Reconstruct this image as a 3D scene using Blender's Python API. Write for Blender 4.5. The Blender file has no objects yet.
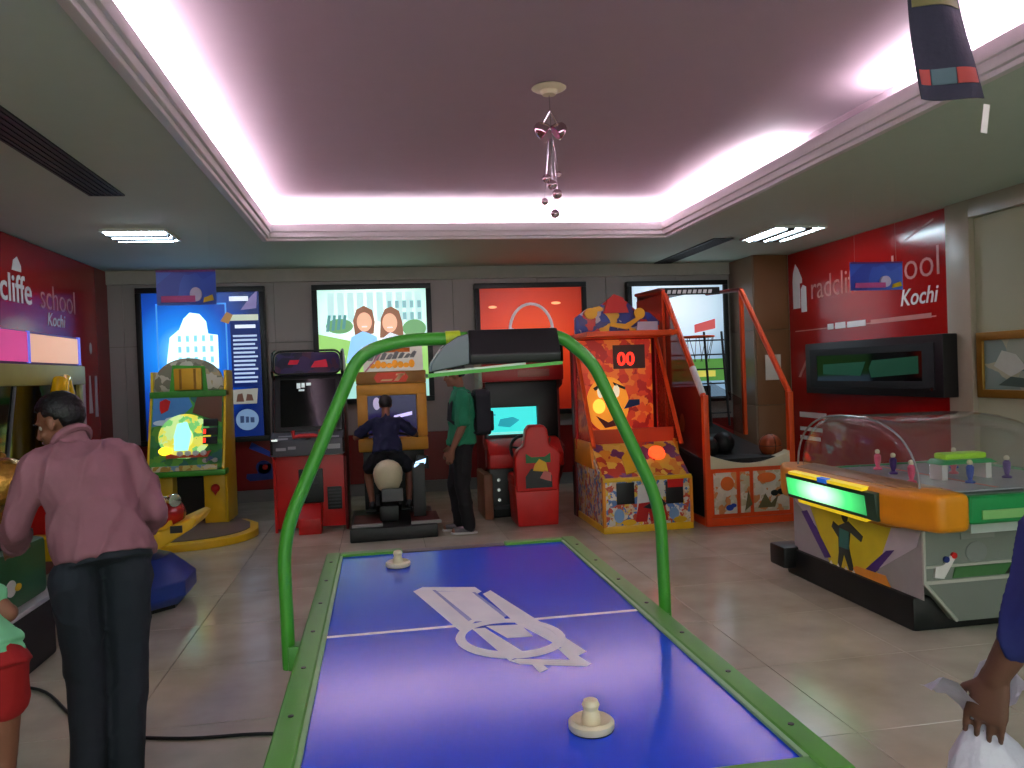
import bpy, bmesh, math, random
from mathutils import Vector, Matrix, noise

random.seed(7)
S = bpy.context.scene
COL = S.collection
PI = math.pi
V = Vector


def lin(c):
    return tuple((x / 255 / 12.92) if x / 255 <= .04045 else ((x / 255 + .055) / 1.055) ** 2.4 for x in c)


# ------------------------------------------------------------------ camera
def make_camera():
    yaw, pitch, roll = math.radians(9.4), math.radians(-.8), math.radians(2.1)
    fw = V((math.sin(yaw) * math.cos(pitch), math.cos(yaw) * math.cos(pitch), math.sin(pitch)))
    r0 = V((math.cos(yaw), -math.sin(yaw), 0))
    u0 = r0.cross(fw)
    R = r0 * math.cos(roll) - u0 * math.sin(roll)
    U = u0 * math.cos(roll) + r0 * math.sin(roll)
    cd = bpy.data.cameras.new('camera')
    cd.sensor_width = 36
    cd.lens = 800 / 1024 * 36
    cd.clip_start = .02
    co = bpy.data.objects.new('camera', cd)
    m = Matrix((R, U, -fw)).transposed().to_4x4()
    m.translation = (0, 0, 1.6)
    co.matrix_world = m
    COL.objects.link(co)
    S.camera = co


make_camera()

# ------------------------------------------------------------------ world, exposure, big lights
S.view_settings.view_transform = 'Standard'
S.view_settings.look = 'None'
S.view_settings.gamma = 1
S.view_settings.use_curve_mapping = False
S.view_settings.exposure = 0.55
w = bpy.data.worlds.new('hall_beyond')
S.world = w
w.use_nodes = True
w.node_tree.nodes['Background'].inputs[0].default_value = (.84, .96, .84, 1)
w.node_tree.nodes['Background'].inputs[1].default_value = 1.3

COVE_POWER = 25.0       # per metre of tube
FIXTURE_EMIT = 34.0
LAMP = 0.68            # screens, lamps and lit art on the machines
BOX_EMIT = 0.72         # light boxes


def area_light(name, loc, direction, sx, sy, power, color):
    ld = bpy.data.lights.new(name, 'AREA')
    ld.shape = 'RECTANGLE'
    ld.size = sx
    ld.size_y = sy
    ld.energy = power
    ld.color = color
    o = bpy.data.objects.new(name, ld)
    o.location = loc
    o.rotation_euler = V(direction).to_track_quat('-Z', 'Y').to_euler()
    COL.objects.link(o)
    return o


TRX0, TRX1, TRY0, TRY1 = -1.13, 3.28, -1.4, 8.68      # tray opening in the ceiling
CEIL, TRAY = 3.1, 3.46


def cove_lights():
    col = (.95, .91, 1.0)

    def run(axis, fixed, a, b, inward):
        n = max(1, round((b - a) / 1.2))
        L = (b - a) / n
        for i in range(n):
            c = a + (i + .5) * L
            d = V((-inward[0] * .25, -inward[1] * .25, 1.)).normalized()
            loc = (fixed, c, 3.262) if axis == 'y' else (c, fixed, 3.262)
            o = area_light('cove_tube_light', loc, d, .04, L * .97, COVE_POWER * L, col)
            long = V((0, 1, 0)) if axis == 'y' else V((1, 0, 0))
            o.rotation_euler = Matrix((long.cross(-d), long, -d)).transposed().to_euler()

    run('y', TRX0 - .14, TRY0 + .1, TRY1 - .05, (1, 0))
    run('y', TRX1 + .14, TRY0 + .1, 4.85, (-1, 0))         # one tube of this run is dead
    run('y', TRX1 + .14, 6.25, TRY1 - .05, (-1, 0))
    run('x', TRY1 + .14, TRX0 + .05, TRX1 - .05, (0, -1))
    run('x', TRY0 - .14, TRX0 + .05, TRX1 - .05, (0, 1))


cove_lights()


# ------------------------------------------------------------------ materials
MATS = {}


def mat(name, c, rough=.5, metal=0., var=.12, scale=8., bump=0., emit=0., ecol=None, trans=0., coat=0., alpha=1., spec=.5, ior=1.45):
    if name in MATS:
        return MATS[name]
    m = bpy.data.materials.new(name)
    m.use_nodes = True
    nt = m.node_tree
    b = nt.nodes['Principled BSDF']
    col = lin(c)
    tc = nt.nodes.new('ShaderNodeTexCoord')
    nz = nt.nodes.new('ShaderNodeTexNoise')
    nz.inputs['Scale'].default_value = scale
    nz.inputs['Detail'].default_value = 4
    nt.links.new(tc.outputs['Object'], nz.inputs['Vector'])
    if var:
        mx = nt.nodes.new('ShaderNodeMix')
        mx.data_type = 'RGBA'
        mx.inputs[6].default_value = tuple(x * (1 - var) for x in col) + (1,)
        mx.inputs[7].default_value = tuple(min(1, x * (1 + var)) for x in col) + (1,)
        nt.links.new(nz.outputs['Fac'], mx.inputs[0])
        nt.links.new(mx.outputs[2], b.inputs['Base Color'])
    else:
        b.inputs['Base Color'].default_value = col + (1,)
    b.inputs['Roughness'].default_value = rough
    b.inputs['Metallic'].default_value = metal
    b.inputs['IOR'].default_value = ior
    b.inputs['Specular IOR Level'].default_value = spec
    b.inputs['Transmission Weight'].default_value = trans
    b.inputs['Coat Weight'].default_value = coat
    b.inputs['Coat Roughness'].default_value = .08
    b.inputs['Alpha'].default_value = alpha
    if emit:
        b.inputs['Emission Color'].default_value = lin(ecol or c) + (1,)
        b.inputs['Emission Strength'].default_value = emit * (LAMP if emit < 10 else 1)
    if bump:
        bp = nt.nodes.new('ShaderNodeBump')
        bp.inputs['Strength'].default_value = bump
        bp.inputs['Distance'].default_value = .01
        nt.links.new(nz.outputs['Fac'], bp.inputs['Height'])
        nt.links.new(bp.outputs[0], b.inputs['Normal'])
    MATS[name] = m
    return m


def artmat(name, palette, scale=9., emit=0., rough=.35, rand=1., stretch=(1, 1, 1)):
    """printed artwork: patches of a few colours"""
    if name in MATS:
        return MATS[name]
    m = bpy.data.materials.new(name)
    m.use_nodes = True
    nt = m.node_tree
    b = nt.nodes['Principled BSDF']
    tc = nt.nodes.new('ShaderNodeTexCoord')
    mp = nt.nodes.new('ShaderNodeMapping')
    mp.inputs['Scale'].default_value = stretch
    nz = nt.nodes.new('ShaderNodeTexNoise')
    nz.inputs['Scale'].default_value = scale * .8
    add = nt.nodes.new('ShaderNodeMix')
    add.data_type = 'RGBA'
    add.inputs[0].default_value = .12
    vo = nt.nodes.new('ShaderNodeTexVoronoi')
    vo.inputs['Scale'].default_value = scale
    vo.inputs['Randomness'].default_value = rand
    cr = nt.nodes.new('ShaderNodeValToRGB')
    cr.color_ramp.interpolation = 'CONSTANT'
    el = cr.color_ramp.elements
    n = len(palette)
    el[0].position = 0
    el[0].color = lin(palette[0]) + (1,)
    el[1].position = 1 / n
    el[1].color = lin(palette[1]) + (1,)
    for i in range(2, n):
        e = el.new(i / n)
        e.color = lin(palette[i]) + (1,)
    sp = nt.nodes.new('ShaderNodeSeparateColor')
    nt.links.new(tc.outputs['Object'], mp.inputs[0])
    nt.links.new(mp.outputs[0], nz.inputs['Vector'])
    nt.links.new(mp.outputs[0], add.inputs[6])
    nt.links.new(nz.outputs['Color'], add.inputs[7])
    nt.links.new(add.outputs[2], vo.inputs['Vector'])
    nt.links.new(vo.outputs['Color'], sp.inputs[0])
    nt.links.new(sp.outputs[0], cr.inputs[0])
    nt.links.new(cr.outputs[0], b.inputs['Base Color'])
    b.inputs['Roughness'].default_value = rough
    if emit:
        nt.links.new(cr.outputs[0], b.inputs['Emission Color'])
        b.inputs['Emission Strength'].default_value = emit * LAMP
    MATS[name] = m
    return m


def tilemat():
    m = bpy.data.materials.new('floor_tile')
    m.use_nodes = True
    nt = m.node_tree
    b = nt.nodes['Principled BSDF']
    tc = nt.nodes.new('ShaderNodeTexCoord')
    oi = nt.nodes.new('ShaderNodeObjectInfo')
    va = nt.nodes.new('ShaderNodeVectorMath')
    va.operation = 'ADD'
    nt.links.new(tc.outputs['Object'], va.inputs[0])
    nt.links.new(oi.outputs['Location'], va.inputs[1])
    nz = nt.nodes.new('ShaderNodeTexNoise')
    nz.inputs['Scale'].default_value = 3
    nz.inputs['Detail'].default_value = 6
    nt.links.new(va.outputs[0], nz.inputs['Vector'])
    cr = nt.nodes.new('ShaderNodeValToRGB')
    cr.color_ramp.elements[0].position = .3
    cr.color_ramp.elements[0].color = lin((172, 168, 148)) + (1,)
    cr.color_ramp.elements[1].position = .75
    cr.color_ramp.elements[1].color = lin((198, 194, 174)) + (1,)
    nt.links.new(nz.outputs['Fac'], cr.inputs[0])
    hs = nt.nodes.new('ShaderNodeHueSaturation')
    ma = nt.nodes.new('ShaderNodeMath')
    ma.operation = 'MULTIPLY_ADD'
    ma.inputs[1].default_value = .1
    ma.inputs[2].default_value = .95
    nt.links.new(oi.outputs['Random'], ma.inputs[0])
    nt.links.new(ma.outputs[0], hs.inputs['Value'])
    nt.links.new(cr.outputs[0], hs.inputs['Color'])
    nt.links.new(hs.outputs[0], b.inputs['Base Color'])
    b.inputs['Roughness'].default_value = .16
    return m


red = mat('red_plastic', (190, 24, 20), .35)
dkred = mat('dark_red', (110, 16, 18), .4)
black = mat('black_plastic', (14, 14, 16), .4)
blackm = mat('black_matte', (20, 20, 22), .7)
grey = mat('grey_plastic', (95, 98, 98), .5)
dgrey = mat('dark_grey', (48, 50, 54), .5)
yellow = mat('yellow_plastic', (225, 180, 25), .35)
orange = mat('orange_frame', (226, 78, 22), .35)
white = mat('white_plastic', (215, 215, 210), .4)
cream = mat('cream_plastic', (214, 206, 172), .4)
green = mat('green_plastic', (62, 150, 40), .35)
chrome = mat('chrome', (210, 212, 215), .12, 1., var=.03)
glassblk = mat('screen_glass', (8, 9, 12), .08, var=0)
blue = mat('blue_plastic', (20, 60, 165), .4)
purple = mat('purple_plastic', (70, 40, 120), .4)
skin = mat('skin', (128, 84, 62), .55, var=.08, scale=20)
hairm = mat('black_hair', (12, 11, 13), .45, scale=60, bump=.6)
eyew = mat('eye_white', (170, 162, 150), .3)


# ------------------------------------------------------------------ mesh builder
def rect(x0, y0, x1, y1):
    return [(x0, y0), (x1, y0), (x1, y1), (x0, y1)]


def circ(cx, cy, r, ry=None, n=24, a0=0, a1=2 * PI):
    ry = ry or r
    full = abs(a1 - a0 - 2 * PI) < 1e-6
    k = n if full else n + 1
    return [(cx + r * math.cos(a0 + (a1 - a0) * i / n), cy + ry * math.sin(a0 + (a1 - a0) * i / n)) for i in range(k)]


def rrect(x0, y0, x1, y1, r, n=5):
    out = []
    for cx, cy, a in ((x1 - r, y0 + r, -PI / 2), (x1 - r, y1 - r, 0), (x0 + r, y1 - r, PI / 2), (x0 + r, y0 + r, PI)):
        for i in range(n + 1):
            t = a + PI / 2 * i / n
            out.append((cx + r * math.cos(t), cy + r * math.sin(t)))
    return out


class MB:
    def __init__(self):
        self.bm = bmesh.new()

    def box(self, x0, x1, y0, y1, z0, z1, M=None):
        vs = [self.bm.verts.new((x, y, z)) for x in (x0, x1) for y in (y0, y1) for z in (z0, z1)]
        if M is not None:
            for v in vs:
                v.co = M @ v.co
        for f in ((0, 1, 3, 2), (4, 6, 7, 5), (0, 4, 5, 1), (2, 3, 7, 6), (0, 2, 6, 4), (1, 5, 7, 3)):
            self.bm.faces.new([vs[i] for i in f])
        return self

    def prism(self, pts, axis, a, b, M=None):
        def P(p, t):
            q = {'x': (t, p[0], p[1]), 'y': (p[0], t, p[1]), 'z': (p[0], p[1], t)}[axis]
            return M @ V(q) if M is not None else V(q)
        A = [self.bm.verts.new(P(p, a)) for p in pts]
        B = [self.bm.verts.new(P(p, b)) for p in pts]
        n = len(pts)
        self.bm.faces.new(A[::-1])
        self.bm.faces.new(B)
        for i in range(n):
            self.bm.faces.new((A[i], A[(i + 1) % n], B[(i + 1) % n], B[i]))
        return self

    def ring(self, outer, inner, axis, a, b, M=None):
        def P(p, t):
            q = {'x': (t, p[0], p[1]), 'y': (p[0], t, p[1]), 'z': (p[0], p[1], t)}[axis]
            return M @ V(q) if M is not None else V(q)
        n = len(outer)
        L = [[self.bm.verts.new(P(p, t)) for p in pl] for pl, t in ((outer, a), (inner, a), (inner, b), (outer, b))]
        for k in range(4):
            for i in range(n):
                j = (i + 1) % n
                self.bm.faces.new((L[k][i], L[k][j], L[(k + 1) % 4][j], L[(k + 1) % 4][i]))
        return self

    def sweep(self, path, r, n=10, closed=False):
        path = [V(p) for p in path]
        k = len(path)
        rs = r if isinstance(r, (list, tuple)) else [r] * k
        rings = []
        prev = None
        for i in range(k):
            if closed:
                t = path[(i + 1) % k] - path[i - 1]
            else:
                t = path[min(i + 1, k - 1)] - path[max(i - 1, 0)]
            t.normalize()
            if prev is None:
                u = t.orthogonal().normalized()
            else:
                u = prev - t * prev.dot(t)
                u.normalize()
            prev = u
            vv = t.cross(u)
            rings.append([self.bm.verts.new(path[i] + (u * math.cos(2 * PI * j / n) + vv * math.sin(2 * PI * j / n)) * rs[i]) for j in range(n)])
        for i in range(k if closed else k - 1):
            A, B = rings[i], rings[(i + 1) % k]
            for j in range(n):
                self.bm.faces.new((A[j], A[(j + 1) % n], B[(j + 1) % n], B[j]))
        if not closed:
            self.bm.faces.new(rings[0][::-1])
            self.bm.faces.new(rings[-1])
        return self

    def cyl(self, p0, p1, r0, r1=None, n=16):
        return self.sweep([p0, p1], [r0, r0 if r1 is None else r1], n)

    def lathe(self, prof, c=(0, 0, 0), n=20, M=None):
        c = V(c)
        rings = []
        for r, z in prof:
            ring = []
            for j in range(n):
                p = V((r * math.cos(2 * PI * j / n), r * math.sin(2 * PI * j / n), z))
                if M is not None:
                    p = M @ p
                ring.append(self.bm.verts.new(p + c))
            rings.append(ring)
        for A, B in zip(rings, rings[1:]):
            for j in range(n):
                self.bm.faces.new((A[j], A[(j + 1) % n], B[(j + 1) % n], B[j]))
        self.bm.faces.new(rings[0][::-1])
        self.bm.faces.new(rings[-1])
        return self

    def ball(self, c, r, seg=14, rings=9, M=None):
        r = (r, r, r) if isinstance(r, (int, float)) else r
        T = Matrix.Translation(c) @ (M.to_4x4() if M is not None else Matrix.Identity(4)) @ Matrix.Diagonal((r[0], r[1], r[2], 1))
        bmesh.ops.create_uvsphere(self.bm, u_segments=seg, v_segments=rings, radius=1, matrix=T)
        return self

    def build(self, name, material, parent=None, bevel=0., smooth=35, seg=2):
        bm = self.bm
        bmesh.ops.recalc_face_normals(bm, faces=bm.faces)
        if bevel:
            es = [e for e in bm.edges if len(e.link_faces) == 2 and e.calc_face_angle(0) > .6]
            bmesh.ops.bevel(bm, geom=es, offset=bevel, segments=seg, affect='EDGES', profile=.6, clamp_overlap=True)
        me = bpy.data.meshes.new(name)
        bm.to_mesh(me)
        bm.free()
        if smooth:
            for p in me.polygons:
                p.use_smooth = True
            me.set_sharp_from_angle(angle=math.radians(smooth))
        me.materials.append(material)
        o = bpy.data.objects.new(name, me)
        COL.objects.link(o)
        if parent:
            o.parent = parent
        return o


def tag(o, label, cat, group=None):
    o['label'] = label
    o['category'] = cat
    if group:
        o['group'] = group
    return o


def thing(name, label, cat, loc=(0, 0, 0), rz=0, group=None):
    o = bpy.data.objects.new(name, None)
    o.empty_display_size = .1
    COL.objects.link(o)
    o.location = loc
    o.rotation_euler = (0, 0, rz)
    return tag(o, label, cat, group)


def struct(o):
    o['kind'] = 'structure'
    return o


def fr(o, x, up):
    """local frame: 2-D drawing plane at o with x to the right, y up, facing out along z"""
    x = V(x).normalized()
    up = V(up)
    up = (up - x * up.dot(x)).normalized()
    z = x.cross(up)
    m = Matrix((x, up, z)).transposed().to_4x4()
    m.translation = V(o)
    return m


def decal(name, polys, M, material, parent, th=.002, lift=0., joined=False):
    """flat print: each patch its own part; lettering too small to pick apart stays joined"""
    if polys and not isinstance(polys[0][0], (list, tuple)):
        polys = [polys]
    if joined:
        b = MB()
        for p in polys:
            b.prism(p, 'z', lift, lift + th, M)
        o = b.build(name, material, parent, smooth=0)
        o['kind'] = 'stuff'
        return o
    for p in polys:
        o = MB().prism(p, 'z', lift, lift + th, M).build(name, material, parent, smooth=0)
    return o


def text(s, size, M, material, parent, name='lettering', ext=.002, shear=0., align='LEFT', bold=0., lift=0., sx=1.):
    cu = bpy.data.curves.new(name, 'FONT')
    cu.body = s
    cu.size = size
    cu.extrude = ext / 2
    cu.offset = bold
    cu.shear = shear
    cu.align_x = align
    cu.resolution_u = 3
    t = bpy.data.objects.new(name, cu)
    COL.objects.link(t)
    dg = bpy.context.evaluated_depsgraph_get()
    me = bpy.data.meshes.new_from_object(t.evaluated_get(dg))
    bpy.data.objects.remove(t)
    me.transform(M @ Matrix.Translation((0, 0, lift + ext / 2)) @ Matrix.Diagonal((sx, 1, 1, 1)))
    me.materials.clear()
    me.materials.append(material)
    o = bpy.data.objects.new(name, me)
    COL.objects.link(o)
    o.parent = parent
    return o


def scribble_lines(x0, x1, ys, h, jitter=.25):
    out = []
    for y in ys:
        out.append(rect(x0, y, x1 - random.random() * jitter * (x1 - x0), y + h))
    return out


# ------------------------------------------------------------------ the room
XL, XR, YB, YF = -3.44, 5.65, 11.1, -3.0
wallm = mat('wall_cladding', (158, 148, 143), .4, scale=3, var=.06)
groutm = mat('grout', (90, 84, 76), .8)
ceilm = mat('ceiling_paint', (188, 204, 190), .7, var=.03)
traym = mat('tray_paint', (172, 150, 160), .7, var=.03)
mouldm = mat('moulding_paint', (214, 210, 210), .5, var=.03)
beige = mat('beige_stone', (165, 155, 135), .35, scale=3, var=.08)
greenwall = mat('green_wall', (160, 165, 135), .6, scale=2, var=.05)
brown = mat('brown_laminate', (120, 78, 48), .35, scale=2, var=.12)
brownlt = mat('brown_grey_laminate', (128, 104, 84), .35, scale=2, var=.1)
redpanelm = mat('red_gloss_panel', (154, 12, 12), .16, var=.06, scale=2)
redpaint = mat('red_wall_paint', (128, 18, 16), .35, var=.08, scale=2)

floor = struct(MB().box(XL - .2, XR + .4, YF, YB + .2, -.12, -.006).build('floor', groutm, smooth=0))
tm = tilemat()
TS = .8
tile0 = None
y = 3.94 - 9 * TS
while y < YB:
    x = -1.23 - 3 * TS
    while x < XR + .1:
        if y + TS > YF:
            if tile0 is None:
                tile0 = MB().box(.002, TS - .002, .002, TS - .002, -.02, 0).build('tile', tm, floor, bevel=.0015, seg=1)
                o = tile0
            else:
                o = tile0.copy()
                COL.objects.link(o)
                o.parent = floor
            o.location = (x, y, 0)
        x += TS
    y += TS

# back wall: core plus stone panels, red wainscot
wb = struct(MB().box(XL - .2, XR + .4, YB + .02, YB + .2, -.1, 3.6).build('wall_back', groutm, smooth=0))
xs = [XL, -3.25, -1.35, .05, 1.05, 2.25, 3.25, 4.3, 5.12, XR]
for x0, x1 in zip(xs, xs[1:]):
    for z0, z1 in ((.83, 2.12), (2.12, 2.93)):
        MB().box(x0 + .003, x1 - .003, YB, YB + .03, z0 + .003, z1 - .003).build('panel', wallm, wb, smooth=0)
    MB().box(x0 + .003, x1 - .003, YB, YB + .03, .16, .827).build('wainscot_panel', redpaint, wb, smooth=0)
MB().box(XL, XR, YB - .03, YB + .02, 2.93, CEIL).build('top_band', mat('band', (176, 168, 158), .5), wb)
struct(MB().box(XL, 5.13, YB - .02, YB + .02, 0, .155).build('baseboard_back', mat('skirting', (120, 116, 112), .4)))
# left wall
struct(MB().box(XL - .2, XL, YF, YB + .1, -.1, 3.6).build('wall_left', redpaint, smooth=0))
struct(MB().box(XL, XL + .015, YF, YB, 0, .1).build('baseboard_left', mat('skirting', (120, 116, 112), .4)))
# right wall: core, stone pilaster, green alcove, brown column in the corner
wr = struct(MB().box(XR, XR + .25, 7.0, YB + .1, -.1, 3.6).build('wall_right', beige, smooth=0))
struct(MB().box(5.68, 5.9, YF, 7.0, -.1, 3.6).build('wall_alcove', greenwall, smooth=0))
struct(MB().box(XR - .03, 5.7, 6.86, 7.18, 0, CEIL).build('trim_1', beige, bevel=.005))
struct(MB().box(5.62, 5.7, YF, 6.86, 2.92, CEIL).build('trim_2', beige, bevel=.005))
colm = struct(MB().box(5.14, XR, 10.36, YB, 0, CEIL).build('trim_3', brownlt, bevel=.004))
for z0, z1 in ((.0, 1.02), (1.026, 2.06), (2.066, 3.098)):
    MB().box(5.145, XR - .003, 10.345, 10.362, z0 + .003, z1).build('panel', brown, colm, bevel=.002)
for z0, z1 in ((.0, 1.02), (1.026, 2.06), (2.066, 3.098)):
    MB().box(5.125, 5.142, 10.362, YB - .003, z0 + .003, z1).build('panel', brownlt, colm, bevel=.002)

# ceiling: soffit ring, raised tray, ledge walls, stepped moulding
c = MB()
c.box(XL - .2, TRX0, YF, YB + .1, CEIL, CEIL + .1)
c.box(TRX1, XR + .4, YF, YB + .1, CEIL, CEIL + .1)
c.box(TRX0, TRX1, TRY1, YB + .1, CEIL, CEIL + .1)
c.box(TRX0, TRX1, YF, TRY0, CEIL, CEIL + .1)
ceiling = struct(c.build('ceiling', ceilm, smooth=0))
ex = .26
c = MB().box(TRX0 - ex, TRX1 + ex, TRY0 - ex, TRY1 + ex, TRAY, TRAY + .08)
for a in ((TRX0 - ex - .04, TRX0 - ex, TRY0 - ex, TRY1 + ex), (TRX1 + ex, TRX1 + ex + .04, TRY0 - ex, TRY1 + ex),
          (TRX0 - ex, TRX1 + ex, TRY0 - ex - .04, TRY0 - ex), (TRX0 - ex, TRX1 + ex, TRY1 + ex, TRY1 + ex + .04)):
    c.box(*a, CEIL + .1, TRAY + .08)
c.build('tray', traym, ceiling, smooth=0)


def frame_ring(o0, o1, z0, z1):
    def loop(d):
        return [(TRX0 + d, TRY0 + d), (TRX1 - d, TRY0 + d), (TRX1 - d, TRY1 - d), (TRX0 + d, TRY1 - d)]
    return loop(o0), loop(o1), 'z', z0, z1


MB().ring(*frame_ring(-.02, .035, CEIL - .035, CEIL + .01)).build('outer_moulding', mouldm, ceiling, bevel=.008)
MB().ring(*frame_ring(.0, .062, CEIL - .005, CEIL + .06)).build('middle_moulding', mouldm, ceiling, bevel=.008)
MB().ring(*frame_ring(.03, .085, CEIL + .05, CEIL + .135)).build('inner_lip', mouldm, ceiling, bevel=.008)
for xx, y0, y1 in ((TRX0 - .14, TRY0 + .1, TRY1 - .05), (TRX1 + .14, TRY0 + .1, TRY1 - .05)):
    MB().box(xx - .03, xx + .03, y0, y1, CEIL + .1, CEIL + .15).build('tube_batten', white, ceiling)

# ------------------------------------------------------------------ ceiling fittings
tube_lit = mat('tube_lit', (225, 245, 255), .4, var=0, emit=FIXTURE_EMIT, ecol=(215, 240, 255))


def fixture(label, x0, x1, y0, y1, along='x'):
    t = thing('ceiling_light', label, 'ceiling light', ((x0 + x1) / 2, (y0 + y1) / 2, CEIL), 0, 'louvred ceiling lights')
    a, b = (x1 - x0) / 2, (y1 - y0) / 2
    MB().ring(rect(-a, -b, a, b), rect(-a + .02, -b + .02, a - .02, b - .02), 'z', -.03, -.001).build('frame', white, t)
    MB().box(-a + .02, a - .02, -b + .02, b - .02, -.008, -.001).build('reflector', grey, t)
    for i in range(3):
        q = (i + .5) * 2 / 3 - 1
        if along == 'x':
            MB().cyl((-a + .03, q * b, -.024), (a - .03, q * b, -.024), .022, n=12).build('tube', tube_lit, t)
        else:
            MB().cyl((q * a, -b + .03, -.024), (q * a, b - .03, -.024), .022, n=12).build('tube', tube_lit, t)
    for q in (-1 / 3, 1 / 3):
        if along == 'x':
            MB().box(-a + .02, a - .02, q * b - .045, q * b + .045, -.05, -.001).build('louvre', dgrey, t)
        else:
            MB().box(q * a - .045, q * a + .045, -b + .02, b - .02, -.05, -.001).build('louvre', dgrey, t)
    return t


fixture('three-tube louvred ceiling light above the left red wall', -2.55, -1.95, 8.07, 8.67)
fixture('three-tube louvred ceiling light above the right red panel', 4.3, 4.92, 8.12, 8.98, 'y')


for x, yy, lb in ((-2.25, 1.2, 'unseen added louvred light above the left aisle beside the camera'), (4.65, 1.4, 'unseen added louvred light above the right aisle beside the camera'),
                  (-2.25, -1.8, 'unseen added louvred light above the left aisle behind the camera'), (4.65, -1.8, 'unseen added louvred light above the right aisle behind the camera')):
    fixture(lb, x - .3, x + .3, yy - .3, yy + .3)  # out-of-view lamps added to light the near part of the room


def vent(label, x0, x1, y0, y1):
    t = thing('ceiling_vent', label, 'vent', ((x0 + x1) / 2, (y0 + y1) / 2, CEIL), 0, 'slot vents in the ceiling')
    a, b = (x1 - x0) / 2, (y1 - y0) / 2
    MB().ring(rect(-a, -b, a, b), rect(-a + .018, -b + .018, a - .018, b - .018), 'z', -.014, -.001).build('frame', dgrey, t)
    MB().box(-a + .018, a - .018, -b + .018, b - .018, -.004, -.001).build('backing', black, t)
    n = max(3, round(2 * a / .05))
    for i in range(n):
        xx = -a + .018 + (i + .5) * (2 * a - .036) / n
        MB().box(xx - .008, xx + .008, -b + .02, b - .02, -.012, -.003).build('slat', dgrey, t)


vent('long dark slot vent in the ceiling above the left aisle', -2.16, -1.9, 4.2, 6.66)
vent('short dark slot vent in the ceiling near the right corner', 3.95, 4.2, 8.93, 11.0)


# chandelier of glass balls
def chandelier():
    t = thing('pendant_lamp', 'hanging cluster of mirrored glass balls under the mauve ceiling tray', 'pendant lamp', (1.165, 5.13, TRAY))
    MB().lathe([(.001, -.002), (.10, -.002), (.115, -.012), (.10, -.022), (.06, -.03), (.045, -.055), (.001, -.06)]).build('ceiling_rose', cream, t)
    MB().cyl((0, 0, -.05), (.012, 0, -.8), .004, n=6).build('cord', chrome, t)
    lens = mat('mirror_ball', (200, 170, 180), .08, .9, var=.1, scale=20)
    cup = mat('pink_glass', (200, 60, 130), .15, var=.1)
    for s, a in ((-1, .35), (1, -.2)):
        M = Matrix.Rotation(a * .0 + s * .9, 3, 'Y')
        b = MB().lathe([(.012, .05), (.03, .04), (.05, 0), (.056, -.035), (.05, -.036)], (s * .06, 0, -.28), M=M)
        cpart = b.build('spot_cup', lens, t)
        MB().lathe([(.001, .0), (.046, .0), (.046, .006), (.001, .006)], (s * .06 - s * .028, 0, -.307), M=M).build('rim', cup, cpart)
        MB().sweep([(0, 0, -.16), (s * .025, 0, -.2), (s * .05, 0, -.24)], .006, 8).build('arm', chrome, t)
    for x, zz, r in ((-.035, -.6, .03), (.0, -.64, .033), (.045, -.57, .018), (.03, -.7, .033), (-.055, -.75, .024), (.012, -.83, .03)):
        b = MB().ball((x, 0, zz), r, 16, 10).build('glass_ball', lens, t)
        if abs(x - .012) > .002:
            MB().cyl((x, 0, zz + r), (x * .3, 0, -.34), .0018, n=5).build('wire', chrome, b)


chandelier()


# hanging promotional cards and the banner
def dangler(label, x, yy, z0, z1, wd):
    t = thing('hanging_card', label, 'hanging sign', (x, yy, z1), 0, 'hanging cards')
    h = z1 - z0
    b = MB()
    n = 10
    top = [(-wd / 2 + wd * i / n, .02 * math.sin(PI * i / n)) for i in range(n + 1)]
    b.prism(top + [(p[0], p[1] + .004) for p in reversed(top)], 'z', -h, 0)
    b.build('card', artmat('card_art', [(56, 84, 196), (66, 96, 206), (60, 76, 186), (54, 92, 204)], 5), t)
    M = fr((0, -.004, -h), (1, 0, 0), (0, 0, 1))
    decal('pink_band', rect(-wd * .42, h * .08, wd * .15, h * .26), M, mat('pink_print', (200, 80, 150), .4), t, .012)
    decal('pale_blob', circ(wd * .16, h * .3, wd * .1, h * .2), M, mat('lilac_print', (200, 190, 225), .4), t, .022, -.012)
    decal('yellow_flash', [(wd * .28, h * .06), (wd * .46, h * .12), (wd * .44, h * .28), (wd * .3, h * .2)], M, yellow, t, .014)
    decal('top_edge', rect(-wd / 2, h * .94, wd / 2, h), M, mat('purple_print', (110, 40, 120), .4), t, .004, -.0)
    for s in (-1, 1):
        MB().cyl((s * wd * .4, .01, 0), (s * wd * .38, .01, CEIL - z1), .0003, n=5).build('thread', white, t)
    return t


dangler('blue card hanging in front of the blue lightbox poster', -1.55, 7.0, 2.262, 2.552, .47)
dangler('blue card hanging in front of the right red panel', 4.06, 6.0, 2.17, 2.40, .47)


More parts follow.
